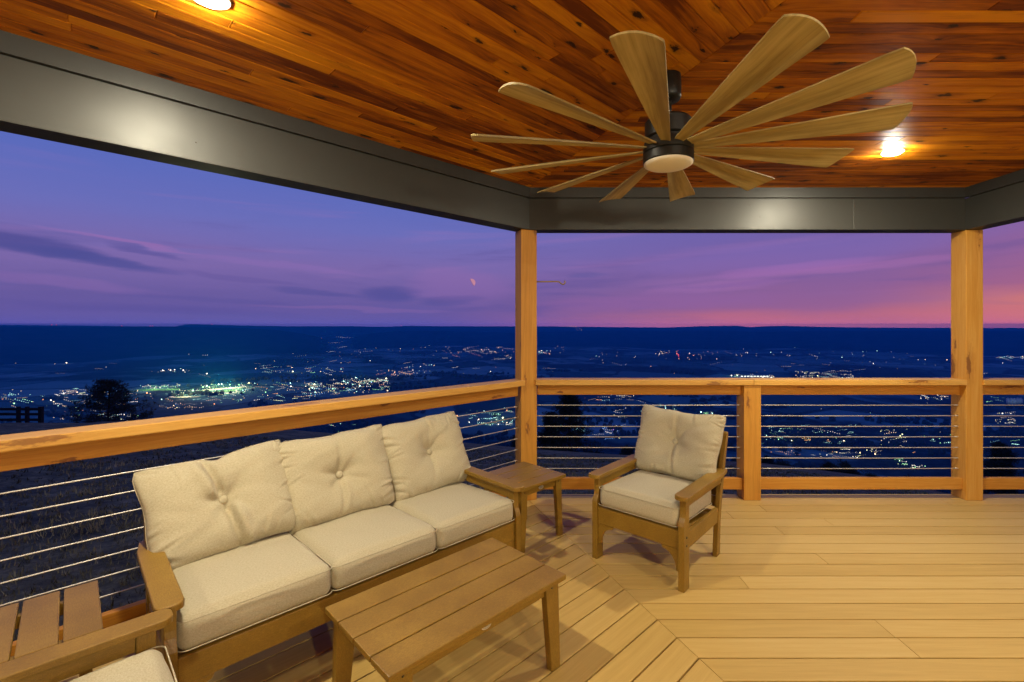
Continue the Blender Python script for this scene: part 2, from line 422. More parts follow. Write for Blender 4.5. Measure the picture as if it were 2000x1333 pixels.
# ------------------------------------------------------------------ ceiling, beams, posts
ZC, ZB, ZS = 2.772, 2.404, 2.682
def ceiling():
    mb = MB(); rr = random.Random(11); PW = .0700
    nx, ny = -MIT.y, MIT.x; d = nx*CORNER.x + ny*CORNER.y
    for sec in (0, 1):
        if sec == 0: dirv, nrm = Vector((1,0,0)), Vector((0,-1,0))
        else: dirv, nrm = -A, B
        for i in range(-1, 103):
            t0, t1 = i*PW+.0008, (i+1)*PW-.0008
            cuts = [-3.0]; x = rr.uniform(-1.5, 1.5)
            while x < 8.5:
                cuts.append(x); x += rr.choice((1.2, 1.8, 2.4, 3.0, 3.6))
            cuts.append(8.5)
            for a, b in zip(cuts, cuts[1:]):
                poly = []
                for (l, tt) in ((a+.0004, t0), (b-.0004, t0), (b-.0004, t1), (a+.0004, t1)):
                    p = CORNER + dirv*l + nrm*tt; poly.append((p.x, p.y))
                if sec == 0: poly = clip_poly(poly, (-nx, -ny), -d-.0006)
                else: poly = clip_poly(poly, (nx, ny), d-.0006)
                poly = clip_poly(poly, (0, -1), 2.9) if len(poly) > 2 else poly
                poly = clip_poly(poly, (1, 0), 3.90) if len(poly) > 2 else poly
                if len(poly) < 3: continue
                r = rr.random(); off = (rr.uniform(0, 90), rr.uniform(0, 90)); n = len(poly); f0 = len(mb.bm.faces)
                v = [(x, y, ZC) for x, y in poly]+[(x, y, ZC+.018) for x, y in poly]
                f = [tuple(range(n))[::-1], tuple(range(n, 2*n))]+[(q, (q+1) % n, n+(q+1) % n, n+q) for q in range(n)]
                mb.add(v, f, 0, .0036, 1, r)
                mb.bm.faces.ensure_lookup_table()
                for fc in mb.bm.faces[f0:]:
                    for lp in fc.loops:
                        co = lp.vert.co; lp[mb.uv].uv = (co.dot(dirv)+off[0], co.dot(nrm)+off[1])
    o = mb.build('ceiling', M['ceiling']); tag(o, kind='structure')
    mb = MB(); pl = ST(0, -.3)
    mb.prism([(pl.x, pl.y), (4.1, pl.y), (4.1, -2.9), (pl.x-(pl.y+2.9), -2.9)], 2, ZC+.022, ZC+.12, bevel=0)
    mb.build('roof_deck', M['black'], o)
ceiling()
def beams():
    TH = .16; oc = CORNER + Vector((-.41421*TH, TH, 0)) ; sd = Vector((-.41421, 1, 0))
    def pt(off):                                     # points of the mitre at a depth behind the inside face
        p = CORNER + sd*off; return (p.x, p.y)
    def screws(root, pts, nrm):
        for p in pts:
            mb = MB(); n = Vector(nrm).normalized(); q = Vector(p)
            mb.tube([q - n*.001, q + n*.0022], .0035, 10); mb.build('screw', M['screw'], root)
    # front
    r = empty('beam', (0, 0, 0)); tag(r, 'dark bronze metal-clad beam spanning straight across the front between the two tall posts', 'beam', 'metal-clad beams around the porch ceiling')
    mb = MB(); mb.prism([pt(0), (2.846, 4.11), (2.846, 4.27), pt(TH)], 2, ZB, ZS, bevel=.003); mb.build('cladding', M['clad'], r)
    mb = MB(); mb.box(2.8475, 3.842, 4.1104, 4.27, ZB, ZS, bevel=.003); mb.build('cladding', M['clad'], r)
    mb = MB(); mb.prism([pt(-.022), (3.842, 4.088), (3.842, 4.26), pt(.15)], 2, ZS+.0012, ZC+.02, bevel=0); mb.build('frieze_board', M['trim'], r)
    screws(r, [(1.93, 4.109, 2.62), (2.02, 4.109, 2.52), (3.77, 4.109, 2.44), (.02, 4.109, 2.70-.03)], (0, -1, 0))
    # left
    L = 7.6
    def lp(s, off):
        p = ST(s, -off); return (p.x, p.y)
    r = empty('beam', (0, 0, 0)); tag(r, 'long dark bronze beam running from the corner post up to the left edge, with a bright lamp reflection', 'beam', 'metal-clad beams around the porch ceiling')
    mb = MB(); mb.prism([pt(0), lp(-L, 0), lp(-L, TH), pt(TH)], 2, ZB, ZS, bevel=.003); mb.build('cladding', M['clad'], r)
    mb = MB(); mb.prism([pt(-.022), lp(-L, -.022), lp(-L, .15), pt(.15)], 2, ZS+.0012, ZC+.02, bevel=0); mb.build('frieze_board', M['trim'], r)
    screws(r, [ST(-2.42, .001, 2.50), ST(-1.35, .001, 2.47), ST(-.35, .001, 2.60)], B)
    # right, going back towards the house
    r = empty('beam', (0, 0, 0)); tag(r, 'dark beam at the right edge, above the right tall post and running towards the viewer', 'beam', 'metal-clad beams around the porch ceiling')
    mb = MB(); mb.box(3.842, 4.002, -2.9, 4.27, ZB+.0006, ZS, bevel=.003); mb.build('cladding', M['clad'], r)
    mb = MB(); mb.box(3.820, 3.992, -2.9, 4.087, ZS+.0012, ZC+.02, bevel=0); mb.build('frieze_board', M['trim'], r)
beams()
PW_ = .152
def post(name, label, x, y, rz, z1, w=PW_, group=None, cat='post'):
    mb = MB(); mb.box(-w/2, w/2, -w/2, w/2, .0005, z1, 2, .006)
    o = mb.build(name, M['cedar']); o.location = (x, y, 0); o.rotation_euler = (0, 0, rz)
    return tag(o, label, cat, group)
pc = CORNER + Vector((-.38268, .92388, 0))*(PW_/2)
post('porch_post', 'square cedar post at the inside corner of the porch, behind the small side table', pc.x, pc.y, radians(22.5), ZB-.001, group='cedar posts carrying the roof')
post('porch_post', 'square cedar post near the right edge, carrying the right end of the front beam', 3.923, 4.11+PW_/2, 0, ZB-.001, group='cedar posts carrying the roof')
post('rail_post', 'short cedar railing post behind the right side of the armchair', 1.953, 4.112+PW_/2, 0, 1.0225, group=None)
q = ST(-4.3, -.08); post('porch_post', 'square cedar post carrying the left end of the left beam', q.x, q.y, radians(45), ZB-.001, group='cedar posts carrying the roof')

CABLE_Z = [.8345, .738, .643, .548, .4515, .3565, .262]
def railing(label, x0, x1, c0, c1, loc, rz, cuts=((0, 0), (0, 0)), group='cable railings of the porch'):
    """local frame: x along the rail, y=0 inside face of the posts, outwards +y"""
    r = empty('cable_railing', loc, rz); tag(r, label, 'railing', group)
    mb = MB(); mb.prism([(c0+cuts[0][0], -.012), (c1+cuts[1][0], -.012), (c1+cuts[1][1], .150), (c0+cuts[0][1], .150)], 2, 1.024, 1.073, 0, .005); mb.build('cap_rail', M['cedar_cap'], r)
    mb = MB(); mb.box(x0, x1, .060, .100, .930, 1.0225, 0, .004); mb.build('top_rail', M['cedar_rough_shaded'], r)
    mb = MB(); mb.box(x0, x1, .034, .076, .086, .188, 0, .004); mb.build('bottom_rail', M['cedar_rough_shaded'], r)
    for z in CABLE_Z:
        n = 12
        pts = [(x0-.01+(x1-x0+.02)*i/n, .08, z - .002*(1-(2*i/n-1)**2)) for i in range(n+1)]
        mb = MB(); mb.tube(pts, .0037, 8); mb.build('cable', M['cable'], r)
    for xx, sg in ((x0, 1), (x1, -1)):
        for z in CABLE_Z:
            mb = MB(); mb.tube([(xx-.004*sg, .08, z), (xx+.03*sg, .08, z)], .0055, 8); mb.build('cable_fitting', M['cable'], r)
railing('cable railing behind the armchair, between the corner post and the short middle post', CORNER.x+.072, 1.877, CORNER.x+.040, 1.958, (0, 4.11, 0), 0, ((.02, -.03), (0, 0)))
railing('cable railing between the short middle post and the right tall post', 2.029, 3.847, 1.9605, 3.847, (0, 4.11, 0), 0)
railing('cable railing running out of the photo to the right of the right tall post', 3.999, 7.0, 3.999, 7.0, (0, 4.11, 0), 0)
railing('long cable railing on the left behind the sofa', -7.5, -.075, -7.5, -.040, (CORNER.x, CORNER.y, 0), radians(45), ((0, 0), (-.02, .03)))

# ------------------------------------------------------------------ ceiling lamps
def downlight(x, y, label):
    r = empty('ceiling_lamp', (x, y, ZC)); tag(r, label, 'ceiling light', 'recessed ceiling lamps')
    mb = MB(); mb.lathe([(.058, -.0005), (.060, -.005), (.066, -.005), (.069, -.003), (.069, .001)]); mb.build('lamp_trim', M['white_trim'], r)
    mb = MB(); mb.lathe([(.0575, -.004), (.052, -.0095), (.040, -.0148), (.020, -.0175), (.002, -.0182)], sides=24)
    mb.build('lamp_lens', M['lamp'], r)
downlight(-1.20, 1.72, 'large bright ceiling lamp at the top left, cut off by the top edge')
downlight(2.53, 3.255, 'small bright ceiling lamp at the right, beside the fan')
for x, y in ((2.55, .35), (-2.6, -1.0)):
    downlight(x, y, 'lit recessed lamp in the ceiling behind the viewer')

# ------------------------------------------------------------------ house wall behind the viewer with its lit lantern
def house():
    r = empty('house_wall', (0, -2.9, 0)); tag(r, 'pale boarded wall of the house behind the viewer', 'wall')
    mb = MB()
    for k in range(19): mb.box(-7, 7, -.06+.004*(k % 2), .0, k*.15+.002, k*.15+.148, 0, .004)
    mb.build('siding', mat_metal('pale_siding', (.52,.47,.38), .7, 0, .1), r)
    l = empty('wall_lantern', (2.3, -2.895, 2.12)); tag(l, 'lit lantern on the house wall behind the viewer', 'wall lamp')
    mb = MB(); mb.box(-.06, .06, .0, .02, -.14, .16, 2, .004); mb.box(-.012, .012, .02, .10, .12, .14, 1, .003); mb.build('bracket', M['dark_metal'], l)
    mb = MB(); mb.lathe([(.07, .112), (.075, .118), (.03, .15), (.004, .155)], (0, .10, 0)); mb.build('lamp_cap', M['dark_metal'], l)
    mb = MB(); mb.lathe([(.045, -.10), (.05, -.09), (.05, .10), (.045, .11)], (0, .10, 0), 16); mb.build('lamp_glass', mat_emit('lit_lantern_glass', LAMP_COLOUR, LANTERN_STRENGTH), l)
house()
# ------------------------------------------------------------------ ceiling fan
def fan():
    c = (.665, 2.27)
    r = empty('ceiling_fan', (c[0], c[1], ZC)); tag(r, 'large twelve-blade ceiling fan with pale wood blades and a dark bronze motor', 'ceiling fan')
    z = lambda v: v-ZC
    mb = MB(); mb.lathe([(.060, -.0005), (.062, -.10), (.056, -.116), (.018, -.122)]); mb.build('canopy', M['dark_metal'], r)
    mb = MB(); mb.lathe([(.0165, -.118), (.0165, z(2.565))], sides=16); mb.build('downrod', M['dark_metal'], r)
    mb = MB(); mb.lathe([(.022, z(2.58)), (.034, z(2.565)), (.104, z(2.555)), (.112, z(2.545)), (.112, z(2.47)), (.1, z(2.462)), (.1, z(2.452)), (.115, z(2.448)), (.120, z(2.425)), (.120, z(2.398)), (.113, z(2.392))], sides=48)
    mb.build('motor_housing', M['dark_metal'], r, 35)
    mb = MB(); mb.lathe([(.113, z(2.3915)), (.121, z(2.389)), (.121, z(2.352)), (.117, z(2.347))], sides=48); mb.build('light_ring', M['dark_metal'], r, 35)
    mb = MB(); mb.lathe([(.1165, z(2.351)), (.116, z(2.341)), (.104, z(2.334)), (.06, z(2.329)), (.002, z(2.327))], sides=48); mb.build('light_lens', M['opal'], r)
    # one blade, then eleven copies
    NU, NV = 30, 8; R0, R1 = .085, .965; th = .007
    top, bot, uv = [], [], []
    for i in range(NU+1):
        f = i/NU; x = R0+(R1-R0)*f
        w = .036+.128*min(1, f/.93)**.9
        for j in range(NV+1):
            g = j/NV*2-1
            xx = x - (.020*g*g + .016*(g+1)*.5)*max(0, (f-.86)/.14)**1.5
            y = g*w/2
            cam_ = .010*(1-g*g)*min(1, f*2)
            top.append((xx, y, th/2+cam_)); bot.append((xx, y, -th/2+cam_)); uv.append((xx, y))
    n = len(top); V = top+bot; F = []
    W1 = NV+1
    for i in range(NU):
        for j in range(NV):
            a = i*W1+j; F.append((a, a+W1, a+W1+1, a+1)); F.append((n+a, n+a+1, n+a+W1+1, n+a+W1))
    rim = [j for j in range(W1)] + [i*W1+NV for i in range(1, NU+1)] + [NU*W1+j for j in range(NV-1, -1, -1)] + [i*W1 for i in range(NU-1, 0, -1)]
    for a, b in zip(rim, rim[1:]+rim[:1]): F.append((a, b, n+b, n+a))
    bl = numpy_obj('blade', V, F, M['blade'], r, True, uv+uv)
    bl.data.set_sharp_from_angle(angle=radians(50))
    at_ = bl.data.attributes.new('rnd', 'FLOAT', 'FACE'); at_.data.foreach_set('value', [.5]*len(bl.data.polygons))
    for k in range(12):
        b = bl if k == 0 else bl.copy()
        if k: COL.objects.link(b); b.parent = r
        a = radians(8+30*k)
        b.location = (0, 0, z(2.418))
        b.rotation_euler = Matrix.Rotation(a, 3, 'Z').__matmul__(Matrix.Rotation(radians(-13), 3, 'X')).to_euler()
fan()

# ------------------------------------------------------------------ furniture
def rounded_box(hx, hy, hz, r, n=(26, 26, 10), crown=.012, seed=0, amp=.003):
    """closed cushion with rounded edges, crowned top and faint unevenness"""
    rng = np.random.default_rng(seed); ph = rng.uniform(0, 6.28, 8)
    V = {}; verts = []; F = []; UV = []
    def vid(x, y, z):
        k = (round(x, 5), round(y, 5), round(z, 5))
        if k not in V:
            V[k] = len(verts)
            ix, iy, iz = (max(-(h-r), min(h-r, c*h)) for c, h in ((x, hx), (y, hy), (z, hz)))
            d = Vector((x*hx-ix, y*hy-iy, z*hz-iz))
            if d.length > 1e-9: d = d.normalized()*r
            p = Vector((ix, iy, iz))+d
            u2, v2, w2 = (1-x*x), (1-y*y), (1-z*z)
            p.z += (crown if z > 0 else -crown*.3)*max(0, u2*v2)**.6*abs(z)
            p.y += .012*y*w2*u2**.5 if u2 > 0 else 0
            p.x += .006*x*w2*v2**.5 if v2 > 0 else 0
            nz = amp*(sin(7*p.x*3+ph[0]+2*sin(9*p.y+ph[1]))+.6*sin(23*p.y+ph[2]+1.5*sin(17*p.x+ph[3]))+.5*sin(41*p.x+ph[4])*sin(37*p.y+ph[5]))
            p += d.normalized()*nz*.45 if d.length > 0 else Vector((0,0,nz*.45*(1 if z > 0 else -1)))
            verts.append(tuple(p)); UV.append((p.x+p.z*.3, p.y+p.z))
        return V[k]
    def face_grid(na, nb, fn):
        for i in range(na):
            for j in range(nb):
                q = [fn(-1+2*(i+a)/na, -1+2*(j+b)/nb) for a, b in ((0,0),(1,0),(1,1),(0,1))]
                F.append([vid(*p) for p in q])
    def w(t): return math.copysign(abs(t)**.75, t)       # denser near the edges
    face_grid(n[0], n[1], lambda a, b: (w(a), w(b), 1)); face_grid(n[0], n[1], lambda a, b: (w(a), -w(b), -1))
    face_grid(n[0], n[2], lambda a, b: (w(a), -1, b)); face_grid(n[0], n[2], lambda a, b: (-w(a), 1, b))
    face_grid(n[1], n[2], lambda a, b: (1, w(a), b)); face_grid(n[1], n[2], lambda a, b: (-1, -w(a), b))
    return verts, F, UV
def welt(hx, hy, z, rc, rad=.0022):
    pts = []
    for sx, sy, a0 in ((1, 1, 0), (-1, 1, 90), (-1, -1, 180), (1, -1, 270)):
        for k in range(7):
            a = radians(a0+15*k); pts.append((sx*(hx-rc)+rc*cos(a), sy*(hy-rc)+rc*sin(a), z))
        # a few points on the straight
    out = []
    for i, p in enumerate(pts):
        q = pts[(i+1) % len(pts)]; out.append(p)
        d = hypot(q[0]-p[0], q[1]-p[1])
        for k in range(1, int(d/.05)): out.append(tuple(p[j]+(q[j]-p[j])*k/int(d/.05) for j in range(3)))
    mb = MB(); mb.tube(out, rad, 6, closed=True); return mb
def pillow(w, h, th, seed, crease=0., puff=1.0, sag=.0):
    """button-tufted back cushion, x across, y up, +z front"""
    rng = np.random.default_rng(seed)
    nu, nv = 92, 84
    u = np.linspace(-1, 1, nu+1); v = np.linspace(-1, 1, nv+1)
    u = np.sign(u)*np.abs(u)**.85; v = np.sign(v)*np.abs(v)**.85
    U, Vv = np.meshgrid(u, v, indexing='ij')
    X = U*w/2*(1-.045*(1-Vv**2)*np.abs(U)**3); Y = Vv*h/2*(1-.05*(1-U**2)*np.abs(Vv)**3)
    # rounded corners
    cr = np.clip((np.abs(U)-.80)/.20, 0, 1)*np.clip((np.abs(Vv)-.80)/.20, 0, 1)
    X -= np.sign(U)*cr*.013; Y -= np.sign(Vv)*cr*.013; X = X*(1+.025*Vv)
    Y -= sag*(1-U**2)*np.clip(Vv, 0, 1) + crease*.013*np.exp(-(X/.035)**2)*np.clip(Vv, 0, 1)**5
    prof = ((1-np.abs(U)**3.2)*(1-np.abs(Vv)**3.0))
    T = th/2*np.clip(prof, 0, 1)**.46
    T = T*(1 + .12*(-Vv))                                    # fuller towards the bottom
    bx, by = rng.uniform(-.012, .012), rng.uniform(-.004, .012)
    R = np.hypot(X-bx, Y-by); PH = np.arctan2(Y-by, X-bx)
    front = T.copy()
    front -= .050*np.exp(-(R/.062)**1.5)+.022*np.exp(-(R/.15)**2)
    k0 = rng.uniform(0, 6.28)
    front += .0065*np.exp(-((R-.055)/.055)**2)*(np.cos(5*PH+k0)*.6+np.cos(3*PH+k0*2)*.5)
    # creases running from the button
    for ang, dep, ln, cur in [(-pi/2+rng.uniform(-.12, .30), (.010+crease*.026), .20+.12*crease, rng.uniform(-.9, .9)), (pi/2+rng.uniform(-.2, .2), .007+crease*.020, .13+.12*crease, rng.uniform(-.5, .5)),
                         (rng.uniform(.3, .9), .004, .12, 0), (pi-rng.uniform(.2, .8), .004, .12, 0), (-rng.uniform(.3, .9), .005, .15, 0)]:
        al = (X-bx)*cos(ang)+(Y-by)*sin(ang)-.018; ac = -(X-bx)*sin(ang)+(Y-by)*cos(ang) - cur*al*al
        wd = .009+.004*crease+.05*np.clip(al, 0, 1)*.3
        front -= dep*np.exp(-(ac/wd)**2)*np.clip(al/.03, 0, 1)*np.clip(1-al/ln, 0, 1)**.6
        front += dep*.55*np.exp(-((ac-wd*2.2)/(wd*1.6))**2)*np.clip(al/.03, 0, 1)*np.clip(1-al/ln, 0, 1)**.6
    # puckers along the seams
    def puck(side, pos, ln, wid, dep, slant):
        if side == 'b': al = (Y+h/2); ac = X-pos-slant*al
        elif side == 't': al = (h/2-Y); ac = X-pos-slant*al
        elif side == 'l': al = (X+w/2); ac = Y-pos-slant*al
        else: al = (w/2-X); ac = Y-pos-slant*al
        e = np.clip(al/.012, 0, 1)*np.clip(1-al/ln, 0, 1)
        return -dep*np.exp(-(ac/wid)**2)*e + dep*.8*np.exp(-((ac-2*wid)/(1.5*wid))**2)*e
    for side, cnt, span in (('b', 9, w), ('t', 5, w), ('l', 8, h), ('r', 8, h)):
        for _ in range(cnt):
            front += puck(side, rng.uniform(-.46, .46)*span, rng.uniform(.05, .15), rng.uniform(.005, .011), rng.uniform(.003, .0095)*(1.25 if side in 'lr' else 1), rng.uniform(-.5, .5))
    ph = rng.uniform(0, 6.28, 8)
    lump = .0062*(np.sin(9*X+ph[0]+2*np.sin(7*Y+ph[1]))+np.sin(11*Y+ph[2]+1.5*np.sin(8*X+ph[3])))+.0026*np.sin(31*X+ph[4]+2*np.sin(27*Y))*np.sin(29*Y+ph[5])
    edge = np.clip(prof*3, 0, 1)
    front = np.maximum(front + lump*edge, -.01)*np.clip(prof*40, 0, 1); back = -T*.85*np.clip(prof*40, 0, 1)
    Yw = Y + .004*np.sin(X*23+ph[6])*np.abs(Vv)**6 ; Xw = X + .004*np.sin(Y*25+ph[7])*np.abs(U)**6
    nvx = (nu+1)*(nv+1)
    Vf = np.stack([Xw, Yw, front], -1).reshape(-1, 3); Vb = np.stack([Xw, Yw, back], -1).reshape(-1, 3)
    idm = np.arange(nvx).reshape(nu+1, nv+1); idb = idm + nvx
    bd = np.zeros((nu+1, nv+1), bool); bd[0] = bd[-1] = True; bd[:, 0] = bd[:, -1] = True
    idb = np.where(bd, idm, idb)
    F = []
    for i in range(nu):
        for j in range(nv):
            F.append((idm[i, j], idm[i+1, j], idm[i+1, j+1], idm[i, j+1]))
            F.append((idb[i, j], idb[i, j+1], idb[i+1, j+1], idb[i+1, j]))
    UVs = np.concatenate([Vf[:, :2], Vb[:, :2]])
    bi, bj = np.argmin(np.abs(X[:, nv//2]-bx)), np.argmin(np.abs(Y[nu//2, :]-by))
    rim = [(float(Xw[i, 0]), float(Yw[i, 0]), 0) for i in range(0, nu, 3)]+[(float(Xw[-1, j]), float(Yw[-1, j]), 0) for j in range(0, nv, 3)]+[(float(Xw[i, -1]), float(Yw[i, -1]), 0) for i in range(nu, 0, -3)]+[(float(Xw[0, j]), float(Yw[0, j]), 0) for j in range(nv, 0, -3)]
    return np.concatenate([Vf, Vb]), F, UVs, (bx, by, float(front[bi, bj])), rim

def make_seat(name, label, cat, group, W, ncush, loc, rz, seed, armw=.088, crease=None):
    """origin on the floor midway between the front legs; faces -y"""
    r = empty(name, loc, rz); tag(r, label, cat, group)
    P = M['poly']; hw = W/2
    for s in (-1, 1):
        # front leg: wider below the seat rail, with a small ogee where it narrows
        poly = [(-.036, 0), (.040, 0), (.040, .535), (-.012, .535), (-.012, .45), (-.016, .425), (-.028, .402), (-.036, .38)]
        mb = MB(); mb.prism(poly, 0, s*hw-.019, s*hw+.019, 2, .004); mb.build('leg', P, r)
        # rear leg leaning back into the back post
        poly = [(.515, 0), (.575, 0), (.590, .22), (.628, .40), (.745, .785), (.738, .803), (.722, .806), (.708, .795), (.585, .42), (.545, .26)]
        mb = MB(); mb.prism(poly, 0, s*(hw-.004)-.016, s*(hw-.004)+.016, 2, .004); mb.build('leg', P, r)
        mb = MB(); mb.box(s*(hw-.006)-.013, s*(hw-.006)+.013, .042, .553, .222, .318, 1, .004); mb.build('side_rail', P, r)
        # arm with a rounded front
        aw = armw; cx = s*(hw+.004); fr = .032; pl = []
        for sx, a0 in ((-1, 180), (1, 270)):
            for k in range(6):
                a = radians(a0+18*k); pl.append((cx+sx*(aw/2-fr)+fr*cos(a), -.058+fr+fr*sin(a)))
        pl += [(cx+aw/2, .54), (cx+aw*.30, .665), (cx-aw*.30, .665), (cx-aw/2, .54)]
        mb = MB(); mb.prism(pl, 2, .536, .563, 1, .006, seg=3); mb.build('armrest', P, r)
        mb = MB(); mb.box(s*(hw-.002)-.014, s*(hw-.002)+.014, .041, .60, .478, .5355, 1, .003); mb.build('arm_rail', P, r)
        # curved bracket under the front rail
        x0 = s*(hw-.0195); g = [(x0, .236), (x0-s*.115, .236)]
        for k in range(7):
            a = radians(90*k/6); g.append((x0-s*(.018+.085*(1-sin(a)) ), .236-.020-.11*(1-cos(a))))
        g.append((x0, .10))
        mb = MB(); mb.prism(g, 1, -.018, .006, 0, .002); mb.build('bracket', P, r)
        for z in (.31, .262):
            mb = MB(); mb.tube([(s*(hw+.0185), .0, z), (s*(hw+.0215), .0, z)], .0065, 10); mb.build('screw', M['screw'], r)
    mb = MB(); mb.box(-hw+.020, hw-.020, -.022, .008, .238, .345, 0, .004); mb.build('front_rail', P, r)
    mb = MB(); mb.box(-hw+.02, hw-.02, .548, .574, .19, .29, 0, .004); mb.build('rear_rail', P, r)
    nb = 6*ncush
    mb = MB()
    for k in range(6):
        y = .012+.085*k; mb.box(-hw+.021, hw-.021, y, y+.075, .319-k*.010, .339-k*.010, 0, .003)
    mb.build('seat_platform', P, r)
    # back: slats between two cross rails, leaning with the posts
    T = Matrix.Translation((0, .590, .33)) @ Matrix.Rotation(radians(-16.8), 4, 'X')
    mb = MB(); mb.box(-hw+.013, hw-.013, -.005, .025, .405, .475, 0, .004, mat=T); mb.build('back_rail', P, r)
    mb = MB(); mb.box(-hw+.013, hw-.013, -.005, .025, -.02, .05, 0, .004, mat=T); mb.build('back_rail', P, r)
    for k in range(nb):
        x = -hw+.05+(W-.10)*k/(nb-1)
        mb = MB(); mb.box(x-.028, x+.028, .006, .022, .052, .403, 2, .003, mat=T); mb.build('back_slat', P, r)
    cw = (W-.044)/ncush
    rng = random.Random(seed)
    for k in range(ncush):
        x = -hw+.022+cw*(k+.5)
        v, f, uv = rounded_box(cw/2-.002, .280, .068, .036, crown=.022, seed=seed*10+k)
        o = numpy_obj('seat_cushion', v, f, M['fabric'], r, True, uv)
        o.location = (x, .254, .417-.006); o.rotation_euler = (radians(-2.2), 0, radians(rng.uniform(-.6, .6)))
        for zz in (.052, -.052):
            w_ = welt(cw/2-.002+.0035, .290+.001, zz, .034).build('piping', M['fabric'], o)
        bw = (W+.075)/ncush+.035 if ncush > 1 else W+.03
        V, F, UV, btn, rim = pillow(bw, .50, (.175, .195, .185)[k], seed*7+k*3+1, crease[k] if crease else .3, sag=(.014, .004, -.006)[k])
        o = numpy_obj('back_cushion', V, F, M['fabric'], r, True, UV)
        xb = (-(W+.075)/2 + (W+.075)/ncush*(k+.5)) if ncush > 1 else 0
        o.location = (xb+(.022 if ncush > 1 and k == 0 else 0), .588, .705-(.018 if ncush > 1 else 0))
        roll, rec, yaw = ((-4.2, -4.0, 2.0), (-2.2, 0.5, -1.5), (-2.8, 1.5, 2.5))[k] if ncush > 1 else (1.5, 0, 1.0)
        o.rotation_euler = (Matrix.Rotation(radians(yaw), 3, 'Z') @ Matrix.Rotation(radians(roll), 3, 'Y') @ Matrix.Rotation(radians(90-23+rec), 3, 'X')).to_euler()
        mb = MB(); mb.tube(rim, .0022, 6, closed=True); mb.build('piping', M['fabric'], o)
        mb = MB(); mb.lathe([(.012, -.004), (.0190, -.002), (.0200, .002), (.017, .006), (.009, .0088), (.001, .0095)], (btn[0], btn[1], btn[2]+.011), 24); mb.build('button', M['fabric'], o)
    return r
SG = None
p = ST(-1.778, .815); make_seat('sofa', 'long three-seat sofa with button-tufted beige cushions along the left railing', 'sofa', None, 1.70, 3, (p.x, p.y, 0), radians(45), 3, crease=[1.4, .3, .1])
make_seat('armchair', 'brown armchair with beige cushions standing alone beside the short railing post', 'armchair', 'deep armchairs with beige cushions', .598, 1, (.6625, 2.92, 0), atan2(-.657, .754), 5, crease=[.4])
p = ST(-2.69, 1.215); make_seat('armchair', 'armchair mostly cut off by the bottom left corner, only an arm and seat showing', 'armchair', 'deep armchairs with beige cushions', .598, 1, (p.x, p.y, 0), radians(135), 6, crease=[.2])

def make_table(name, label, cat, group, L, Wd, hgt, nsl, loc, rz, badge=True, leg=.05, gap=.006, topt=.024, inset=.035, splay=.022):
    r = empty(name, loc, rz); tag(r, label, cat, group); P = M['poly']
    sw = Wd/nsl
    for k in range(nsl):
        y0 = -Wd/2+sw*k
        mb = MB(); mb.box(-L/2, L/2, y0+gap/2, y0+sw-gap/2, hgt-topt, hgt, 0, .005); mb.build('slat', P, r)
    zt = hgt-topt-.0008
    for sx in (-1, 1):
        for sy in (-1, 1):
            cx, cyy = sx*(L/2-inset-leg*.6), sy*(Wd/2-inset-.017)
            tw, bw2 = leg*.68, leg*.46
            ox, oy = sx*splay, sy*splay*.25
            v = []
            for z, hx, dx, dy in ((0, bw2, ox, oy), (zt, tw, 0, 0)):
                for yy in (-.017, .017):
                    for xx in (-hx, hx): v.append((cx+dx+xx, cyy+dy+yy, z))
            mb = MB(); mb.add(v, [(0,2,3,1),(4,5,7,6),(0,1,5,4),(2,6,7,3),(0,4,6,2),(1,3,7,5)], 2, .003); mb.build('leg', P, r)
            mb = MB(); mb.tube([(cx, cyy+sy*.0165, zt-.022), (cx, cyy+sy*.0185, zt-.022)], .0048, 10); mb.build('screw', M['screw'], r)
    ix = L/2-inset-leg*1.28-.002; iy = Wd/2-inset-.006
    for sy in (-1, 1):
        mb = MB(); mb.box(-ix-.01, ix+.01, sy*(iy-.018)-.011, sy*(iy-.018)+.011, zt-.052, zt, 0, .003); mb.build('apron', P, r)
    for sx in (-1, 1):
        mb = MB(); mb.box(sx*(L/2-inset-leg*.6)-.012, sx*(L/2-inset-leg*.6)+.012, -iy+.030, iy-.030, zt-.050, zt-.0005, 1, .003); mb.build('apron', P, r)
    if badge:
        yb = -(iy-.018)-.011
        ring = [(.024*cos(2*pi*k/28), zt-.027+.0135*sin(2*pi*k/28)) for k in range(28)]
        mb = MB(); mb.prism(ring, 1, yb-.003, yb+.001, bevel=.001); b = mb.build('badge', M['silver'], r)
        inn = [(.0175*cos(2*pi*k/24), zt-.027+.0085*sin(2*pi*k/24)) for k in range(24)]
        mb = MB(); mb.tube([(x, yb-.003, z) for x, z in inn], .0009, 5, closed=True)
        for x in (-.008, -.003, .002, .007): mb.box(x-.0014, x+.0014, yb-.0037, yb-.0029, zt-.031, zt-.023, bevel=0)
        mb.build('engraving', M['engrave'], b)
    return r
make_table('coffee_table', 'long low brown slatted coffee table in front of the sofa', 'coffee table', None, .875, .53, .42, 4, (-.340, 1.985, 0), radians(45), leg=.062, inset=.03)
make_table('side_table', 'square brown side table between the sofa and the corner post', 'side table', 'square slatted side tables', .457, .457, .452, 4, (-.072, 3.437, 0), radians(45), leg=.045, inset=.028)
p = ST(-3.02, .407); make_table('side_table', 'square side table with open slats at the bottom left, behind the cut-off armchair', 'side table', 'square slatted side tables', .457, .457, .452, 4, (p.x, p.y, 0), radians(-45), badge=False, leg=.045, gap=.011)

